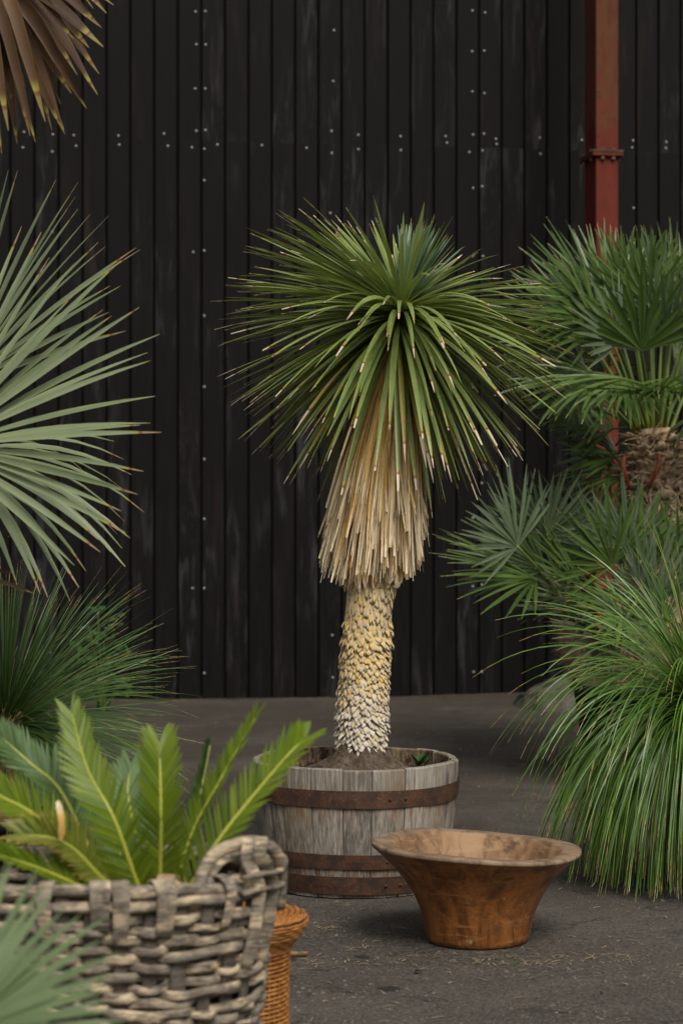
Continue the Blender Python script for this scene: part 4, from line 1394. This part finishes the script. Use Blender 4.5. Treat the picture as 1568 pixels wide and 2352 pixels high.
rfan(1421, 1046, .25, 1290, 1000, .20, (.1, -.7, .7), 0.36, 18, R(110), 'fan', -.09)                   # shaded one in front of the column
rfan(1585, 960, -.2, 1680, 985, -.3, (0, -.5, .85), 0.36, 16, R(180), 'fan', .08)

# --- the low clumping fan palm that shares the pot
croot2 = np.array([P(1408, 0, YR)[0], YR - .05, 0.0])
cp = thing('clumping_fan_palm', 'low bushy fan palm with silvery and green fans, leaning out of the large black pot', 'palm', croot2)
pc = croot2 + V(0, 0, .40)
t1 = RP(1312, 1425, -.10); t2 = RP(1420, 1450, -.25)
for nm, top, r_ in (('stem', t1, .085), ('stem', t2, .07)):
    basep = pc + V((top - pc)[0] * .35, 0, 0)
    trr, tp2, tr2 = palm_trunk(cp, [basep - croot2, (basep * .5 + top * .5) - croot2 + V(-.015, 0, 0), top - croot2], r_ * 1.1, r_, 0, nm)
    hair = MB()
    for k in range(900):
        i = random.randrange(2, 24); c = tp2[i]; rr = tr2[i]; a = random.uniform(0, 6.28); o = V(math.cos(a), math.sin(a), 0)
        d = o * random.uniform(.4, 1) + V(random.uniform(-.6, .6), random.uniform(-.6, .6), random.uniform(-.6, 1))
        blade(hair, droop_path(c + o * rr * .95, d, random.uniform(.02, .07), 4, 6), np.array([1, .8, .5, .1]) * random.uniform(.004, .011), o, 0)
    hair.build('fibre_fringe', M['fibre'], trr, kind='stuff')
def cfan(hx, hy, dy, tx, ty, tdy, normal, L, n, spread, mat='fan', st=t1, **kw):
    return rfan(hx, hy, dy, tx, ty, tdy, normal, L, n, spread, mat, 0, tree=cp, root=croot2, s0=st + V(0, 0, .0), **kw)
cfan(1188, 1256, -.35, 1130, 1150, -.45, (.15, -.80, .6), 0.42, 22, R(150), 'fan_grey', w=.020)
cfan(1254, 1230, -.22, 1290, 1090, -.30, (0, -.9, .45), 0.36, 22, R(150), 'fan_grey', w=.020)
cfan(1230, 1330, -.30, 1110, 1325, -.45, (0, -.6, .8), 0.54, 20, R(110), 'fan', w=.020)
cfan(1250, 1310, -.05, 1110, 1250, .0, (.1, -.7, .7), 0.50, 20, R(120), 'fan', w=.020)
cfan(1300, 1290, .15, 1330, 1120, .2, (0, -.9, .4), 0.38, 20, R(140), 'fan', w=.020)
cfan(1405, 1300, -.55, 1345, 1170, -.65, (.1, -.85, .5), 0.40, 22, R(150), 'fan', st=t2, w=.021)
cfan(1501, 1385, -.45, 1500, 1220, -.50, (0, -.9, .4), 0.42, 22, R(130), 'fan_grey', st=t2, w=.021)
cfan(1427, 1414, -.70, 1350, 1425, -.85, (0, -.75, .65), 0.29, 18, R(200), 'fan', st=t2, w=.024)
cfan(1470, 1290, -.30, 1520, 1170, -.30, (0, -.9, .4), 0.40, 20, R(140), 'fan', st=t2, w=.021)
cfan(1560, 1330, -.40, 1620, 1240, -.50, (0, -.8, .5), 0.40, 18, R(150), 'fan', st=t2, w=.021)
cfan(1260, 1400, .0, 1205, 1385, -.05, (0, -.6, .8), 0.20, 5, R(35), 'fan_grey', w=.034)
for q in [(1440, 1440, -.6, 1380, 1380, -.75, t2), (1520, 1440, -.5, 1510, 1340, -.65, t2), (1390, 1460, -.5, 1310, 1480, -.65, t2), (1350, 1400, -.3, 1260, 1400, -.5, t1), (1480, 1500, -.6, 1430, 1480, -.8, t2), (1330, 1340, -.25, 1250, 1300, -.4, t1), (1370, 1260, -.1, 1350, 1120, -.15, t2), (1440, 1260, -.3, 1430, 1130, -.35, t2), (1530, 1290, -.1, 1560, 1150, -.1, t2),
          (1380, 1370, -.5, 1300, 1370, -.7, t2), (1300, 1370, .1, 1200, 1330, .1, t1), (1230, 1280, .1, 1120, 1200, .15, t1), (1470, 1350, -.6, 1440, 1240, -.75, t2)]:
    cfan(*q[:6], (random.uniform(-.2, .2), -.75, .6), 0.36 * random.uniform(.85, 1.1), 18, R(135), random.choice(['fan', 'fan', 'fan_grey']), st=q[6], w=.019)
cfan(1340, 1240, .30, 1350, 1080, .4, (0, -.9, .4), 0.40, 18, R(140), 'fan', w=.020)

def pot(name, label, loc, r_top, r_bot, h, group=None):
    o = thing(name, label, 'pot', loc)
    mb = MB()
    lathe(mb, [(0.0, 0.004), (r_bot - .01, 0.004), (r_bot, .012), (r_top - .012, h - .035), (r_top + .004, h - .033), (r_top + .006, h - .004), (r_top, h), (r_top - .012, h - .004), (r_top - .020, h - .06)], 56)
    mb.build('shell', M['pot'], o)
    mb = MB()
    lathe(mb, [(.001, h - .035), (r_top * .5, h - .03), (r_top - .018, h - .045)], 30, mod=lambda r, z, a, i: (r, z + .01 * mnoise.noise(Vector((r * 20 * math.cos(a), r * 20 * math.sin(a), 3)))))
    mb.build('soil', M['soil'], o)
    return o
pot('plant_pot', 'large black plastic pot under the fan palms, behind the grass tree', (P(1440, 0, YR)[0], YR, float(gz(1.4, YR))), 0.275, 0.20, 0.435)

# --- the near grey green fan leaf in the bottom left corner
YN = 2.9
nroot = np.array([P(-330, 0, YN)[0], YN, 0.0])
npalm = thing('near_fan_palm', 'grey green fan palm leaf reaching before the willow basket', 'palm', nroot)
tr, _, _ = palm_trunk(npalm, [V(0, 0, 0), V(0, 0, .25), V(0, 0, .45)], .09, .07, 0)
ntop = nroot + V(0, 0, .45)
fan(npalm, nroot, P(-95, 2370, YN), V(.80, -.06, .52), V(-.25, -.75, .55), 0.265, 20, R(120), 'blue_near', ntop, w=.0165, g=.5, cup=.05, petw=.008)
fan(npalm, nroot, P(-90, 2420, YN + .1), V(.90, 0.05, .25), V(-.05, -.6, .8), 0.25, 14, R(90), 'blue_near', ntop, w=.015, g=1.0, cup=.05, petw=.008)
for ax in ((-.8, .2, .5), (-.3, -.8, .5), (-.4, .8, .4)):
    fan(npalm, nroot, ntop + nrm(V(*ax)) * .2, V(*ax), V(0, 0, 1), .25, 12, R(150), 'blue_near', ntop, w=.022)

# ------------------------------------------------------------------ grass trees
def grass_tree(name, label, root, hub_z, nbl, Lr, wr_, mat, phi_rng, g_rng, trunk_r_, n_parts=160, ndry=0, bias=None, up=0.0):
    t = thing(name, label, 'grass tree', root)
    mb = MB(); lathe(mb, [(trunk_r_ * 1.1, 0.02), (trunk_r_, hub_z * .5), (trunk_r_ * .95, hub_z - .02), (trunk_r_ * .5, hub_z + .01), (.001, hub_z + .015)], 20, mod=lambda r, z, a, i: (r * (1 + .1 * math.sin(9 * a + z * 60)), z))
    mb.build('trunk', M['core'], t)
    rest = MB(); items = []
    for i in range(nbl):
        phi = phi_rng[0] + (phi_rng[1] - phi_rng[0]) * (random.random() ** 0.62)
        if bias is not None and phi < .7 and random.random() < .12: continue
        th = random.uniform(0, 2 * math.pi)
        if bias is not None and random.random() < 0.35:
            th = bias + random.gauss(0, .9)
        d = V(math.sin(phi) * math.cos(th), math.sin(phi) * math.sin(th), math.cos(phi))
        if bias is not None and d[0] < -.25 and .8 < phi < 1.15 and random.random() < .6: continue
        p = V(d[0] * trunk_r_ * .6, d[1] * trunk_r_ * .6, hub_z - .02 - .05 * (phi / 1.6))
        L = random.uniform(*Lr) * (1.0 if phi > .5 else .85)
        g_ = random.uniform(*g_rng) * (0.35 + 0.65 * min(1, phi / 1.1))
        path = droop_path(p, d, L, 14, g_)
        path[:, 2] = np.maximum(path[:, 2], 0.012 - root[2] + random.uniform(0, .02))
        items.append((path, random.uniform(*wr_), i < ndry))
    items.sort(key=lambda q: q[0][:, 1].mean())
    for i, (path, w, dry) in enumerate(items):
        prof = w * np.interp(np.linspace(0, 1, 14), [0, .1, .8, 1], [1.4, 1, .75, .15])
        ref = V(random.uniform(-.5, .5), random.uniform(-.9, -.1), .7)
        if i < n_parts or dry:
            mb = MB(); blade(mb, path, prof, ref, .3); mb.build('blade', M['grass_dry'] if dry else M[mat], t)
        else:
            blade(rest, path, prof, ref, 0)
    rest.build('blade_mass', M[mat], t, kind='stuff')
    return t
YG = 7.0
grt = np.array([P(1600, 0, YG)[0], YG, 0.06])
grass_tree('grass_tree', 'large green mop of weeping grass tree blades hanging to the ground behind the bowl', grt, .58, 1500, (.56, .84), (.0040, .0066), 'grass', (R(4), R(100)), (2.4, 5.6), .07, 240, 24, bias=R(250))
pot('plant_pot', 'black plastic pot almost hidden under the weeping grass tree', (grt[0], YG, 0.0), .19, .15, .40)
YH = 6.2
glt = np.array([P(10, 0, YH)[0], YH, 0.06])
grass_tree('grass_tree', 'dark green fine bladed grass tree bristling behind the cycad', glt, .62, 1250, (.42, .60), (.0028, .0042), 'grass_dark', (R(3), R(112)), (.3, 1.9), .06, 180, 8)
pot('plant_pot', 'black plastic pot behind the willow basket, under the bristling grass tree', (glt[0], YH, 0.0), .17, .13, .36)

# ------------------------------------------------------------------ bronze cordyline at the top left
YC = 5.6
cort = np.array([P(-75, 0, YC)[0], YC, 0.0])
cord = thing('bronze_cordyline', 'bronze brown cordyline with long drooping strap leaves high against the black wall', 'cordyline', cort)
ctop = P(-60, -55, YC)
palm_trunk(cord, [V(-.1, 0, 0), V(-.10, 0, 1.2), V(-.06, 0, 2.0), ctop - cort], .05, .035, 0)
def strap_leaf(tree, root, pts, w, mat='cordyline', ref=None):
    path = bez([np.asarray(p) - root for p in pts], 14)
    mb = MB()
    prof = w * np.interp(np.linspace(0, 1, 14), [0, .15, .5, .8, 1], [.5, .75, 1, .7, .05])
    blade(mb, path, prof, ref if ref is not None else V(random.uniform(-.3, .3), -.9, .4), random.uniform(.1, .28), twist=random.uniform(-.6, .6))
    return mb.build('leaf', M[mat], tree)
tips = [(82, 326, -.2), (150, 308, -.15), (148, 300, .1), (70, 312, .05), (4, 352, -.2), (225, 218, .05), (190, 232, .15), (228, 170, .2), (178, 172, .1), (238, 108, -.1), (234, 64, .1), (262, 12, .1),
        (120, 300, .2), (40, 330, .2), (140, 240, .25), (228, 60, .2), (300, -20, 0), (-120, 320, 0), (-200, 260, -.1), (-260, 150, 0), (-300, 20, .1), (-60, 350, -.1), (200, 250, -.1), (105, 280, -.2), (20, 300, -.25), (205, 110, .2), (180, 40, .2), (245, 30, -.2),
        (150, 60, .0), (215, 20, .0), (60, 200, .2), (110, 180, .2), (165, 215, .2), (30, 240, .2), (170, 90, -.1)]
for i, (tx, ty, dy) in enumerate(tips):
    tip = P(tx, ty, YC + dy)
    p0 = ctop + V(random.uniform(-.02, .02), random.uniform(-.02, .02), random.uniform(-.03, .03))
    mid = p0 * .5 + tip * .5 + V(0, 0, .05 + .10 * random.random()) + V(0, dy * .4, 0)
    strap_leaf(cord, cort, [p0, mid, tip], random.uniform(.026, .044))
for k in range(14):
    a = random.uniform(0, 6.28)
    p0 = ctop
    strap_leaf(cord, cort, [p0, p0 + V(.16 * math.cos(a), .16 * math.sin(a), .2), p0 + V(.36 * math.cos(a), .36 * math.sin(a), .22 + random.uniform(-.1, .1))], .035)
# a low shoot of the same plant whose tips just show
low = P(-90, 1360, YC)
for (tx, ty, dy) in [(32, 1226, 0), (34, 1316, .1), (82, 1364, .0), (-60, 1250, .1), (-200, 1300, 0), (-220, 1400, .1)]:
    tip = P(tx, ty, YC + dy)
    strap_leaf(cord, cort, [low, low * .5 + tip * .5 + V(0, 0, .03), tip], .014)

# ------------------------------------------------------------------ leafy weed at the wall's foot
YWD = 13.0
wroot = np.array([P(235, 0, YWD)[0], YWD, 0.0])
wd = thing('leafy_weed', 'dark green leafy weed growing at the foot of the black wall', 'weed', wroot)
stalks = [(205, 1440), (240, 1470), (270, 1415), (285, 1480), (300, 1560), (225, 1400), (185, 1480), (290, 1580), (255, 1530), (180, 1560)]
for (tx, ty) in stalks:
    tip = P(tx, ty, YWD - random.uniform(0, .25)) - wroot
    mb = MB(); tube(mb, bez([V(random.uniform(-.04, .04), 0, -.01), tip * V(.4, .5, .55), tip], 8), np.linspace(.008, .003, 8), 5); mb.build('stem', M['petiole'] if random.random() < .3 else M['weed'], wd)
    for k in range(9):
        a = random.uniform(0, 6.28)
        p = tip * random.uniform(.7, 1.02)
        mb = MB()
        d = V(math.cos(a), math.sin(a) - .3, random.uniform(-.2, .7))
        path = droop_path(p, d, random.uniform(.05, .10), 6, 4)
        blade(mb, path, np.array([.1, .7, 1, .6, .8, .1]) * random.uniform(.022, .042), V(random.uniform(-.4, .4), -.7, .7), .1)
        mb.build('leaf', M['weed'], wd)

# ------------------------------------------------------------------ broken concrete lump by the wall
pts2 = [(1196, 1588), (1225, 1562), (1262, 1556), (1306, 1560), (1320, 1600), (1314, 1640), (1290, 1640), (1262, 1632), (1235, 1612)]
Yk = 13.0
mb = MB()
bm = bmesh.new()
top_v, bot_v = [], []
foot = [(1.10, 13.55), (1.10, 13.20), (1.22, 12.95), (1.42, 12.80), (1.62, 12.86), (1.72, 13.1), (1.66, 13.5), (1.38, 13.72)]
hts = [.03, .07, .11, .10, .12, .15, .20, .14]
for (x, y), h in zip(foot, hts):
    bot_v.append(bm.verts.new((x, y, -.03)))
for (x, y), h in zip(foot, hts):
    cx_, cy_ = 1.42, 13.25
    top_v.append(bm.verts.new((cx_ + (x - cx_) * .84, cy_ + (y - cy_) * .84, h + .02)))
for i in range(len(foot)):
    j = (i + 1) % len(foot)
    bm.faces.new((bot_v[i], bot_v[j], top_v[j], top_v[i]))
cv = bm.verts.new((1.42, 13.25, .17))
for i in range(len(foot)):
    bm.faces.new((top_v[i], top_v[(i + 1) % len(foot)], cv))
bmesh.ops.subdivide_edges(bm, edges=bm.edges[:], cuts=4, use_grid_fill=True)
for v in bm.verts:
    v.co += Vector((mnoise.noise(v.co * 9), mnoise.noise(v.co * 9 + Vector((5, 1, 2))), mnoise.noise(v.co * 11 + Vector((1, 7, 3))))) * .022
bm.normal_update()
me = bpy.data.meshes.new('concrete_lump'); bm.to_mesh(me); bm.free(); me.materials.append(M['concrete'])
o = link('concrete_lump', me)
tag(o, 'broken lump of grey concrete lying at the foot of the black wall', 'concrete')

# ------------------------------------------------------------------ litter on the ground
def G(px, py):
    Y = FPX * CAM_H / (py - 1176)
    return V((px - 784) / FPX * Y, Y, 0)
def grit(n, box_px, size, mat, name, label):
    mb = MB()
    cube = np.array([(-1, -1, -.6), (1, -1, -.6), (1, 1, -.6), (-1, 1, -.6), (-.6, -.6, .6), (.6, -.6, .6), (.6, .6, .6), (-.6, .6, .6)], float)
    fc = [(0, 1, 5, 4), (1, 2, 6, 5), (2, 3, 7, 6), (3, 0, 4, 7), (4, 5, 6, 7)]
    for i in range(n):
        p = G(random.uniform(box_px[0], box_px[1]), random.uniform(box_px[2], box_px[3]))
        s = random.uniform(*size) * random.choice([.5, .7, 1, 1])
        a = random.uniform(0, 6.28)
        c = cube * V(random.uniform(.6, 1.3), random.uniform(.6, 1.3), random.uniform(.4, .9)) * s + rng.uniform(-.25, .25, (8, 3)) * s
        c = np.stack([c[:, 0] * math.cos(a) - c[:, 1] * math.sin(a), c[:, 0] * math.sin(a) + c[:, 1] * math.cos(a), c[:, 2]], 1)
        z = float(gz(p[0], p[1]))
        mb.add(c + V(p[0], p[1], z + s * .3), fc)
    o = mb.build(name, mat, smooth=False)
    tag(o, label, 'gravel', kind='stuff')
    return o
grit(3200, (250, 1650, 1640, 2420), (.0018, .0058), M['pebble'], 'grit', 'fine pale grit scattered over the asphalt')
def straws(n, sampler, size, mat, name, label, cat):
    mb = MB()
    for i in range(n):
        p = sampler()
        L = random.uniform(*size); a = random.gauss(0, .7) + (math.pi if random.random() < .5 else 0)
        z = float(gz(p[0], p[1])) + .003
        d = V(math.cos(a), math.sin(a), 0)
        path = bez([p + V(0, 0, z), p + d * L * .5 + V(random.uniform(-.002, .002), random.uniform(-.002, .002), z + random.uniform(.001, .004)), p + d * L + V(0, 0, z)], 5)
        w = random.uniform(.0012, .003)
        blade(mb, path, np.full(5, w), (0, 0, 1), .3)
    o = mb.build(name, mat); tag(o, label, cat, kind='stuff')
def sm1():
    r = random.random()
    if r < .45: return G(random.gauss(1150, 260), 2196 + abs(random.gauss(0, 16)))
    if r < .65: return G(random.gauss(720, 90), random.gauss(2150, 40))
    return G(random.uniform(650, 1600), random.uniform(2040, 2380))
straws(300, sm1, (.010, .04), M['straw'], 'straw_litter', 'thin bits of dry straw scattered around the bowl', 'straw')
def sm2():
    s = random.uniform(-1.5, 3.4)
    p = W0 + WDIR * s + WN * (.02 + abs(random.gauss(0, .06)))
    return V(p[0], p[1], 0)
straws(900, sm2, (.015, .06), M['litter'], 'leaf_litter', 'brown dry litter gathered along the foot of the black wall', 'litter')
# a snapped stick and a few single leaves
p = G(672, 2200)
mb = MB(); tube(mb, bez([p + V(-.08, .01, .012), p + V(0, 0, .012), p + V(.045, 0.004, .012)], 8), np.linspace(.008, .006, 8), 7)
o = mb.build('stick', M['twig']); tag(o, 'short snapped brown stick on the asphalt beside the wicker stand', 'stick')
def fallen(px, py, L, w, mat, name, label, cat, rot):
    p = G(px, py); mb = MB(); d = V(math.cos(rot), math.sin(rot), 0)
    path = bez([V(0, 0, .004) - d * L / 2, V(0, 0, .011), V(0, 0, .005) + d * L / 2], 7)
    blade(mb, path, w * np.array([.1, .6, 1, 1, .8, .5, .05]), (0, 0, 1), .15)
    o = mb.build(name, mat); o.location = (p[0], p[1], 0); tag(o, label, cat)
fallen(960, 2239, .026, .018, M['pot'], 'fallen_leaf', 'small dark shrivelled leaf lying before the bowl', 'leaf', .3)
fallen(1188, 2218, .045, .007, M['weed'], 'fallen_leaf', 'little curled green leaf lying before the bowl', 'leaf', 1.2)
fallen(1375, 2016, .085, .009, M['straw'], 'fallen_leaf', 'pale dry strap leaf lying below the grass tree tips', 'leaf', .15)
fallen(1300, 1998, .04, .008, M['straw'], 'fallen_leaf', 'short pale leaf scrap lying behind the bowl rim', 'leaf', -.4)
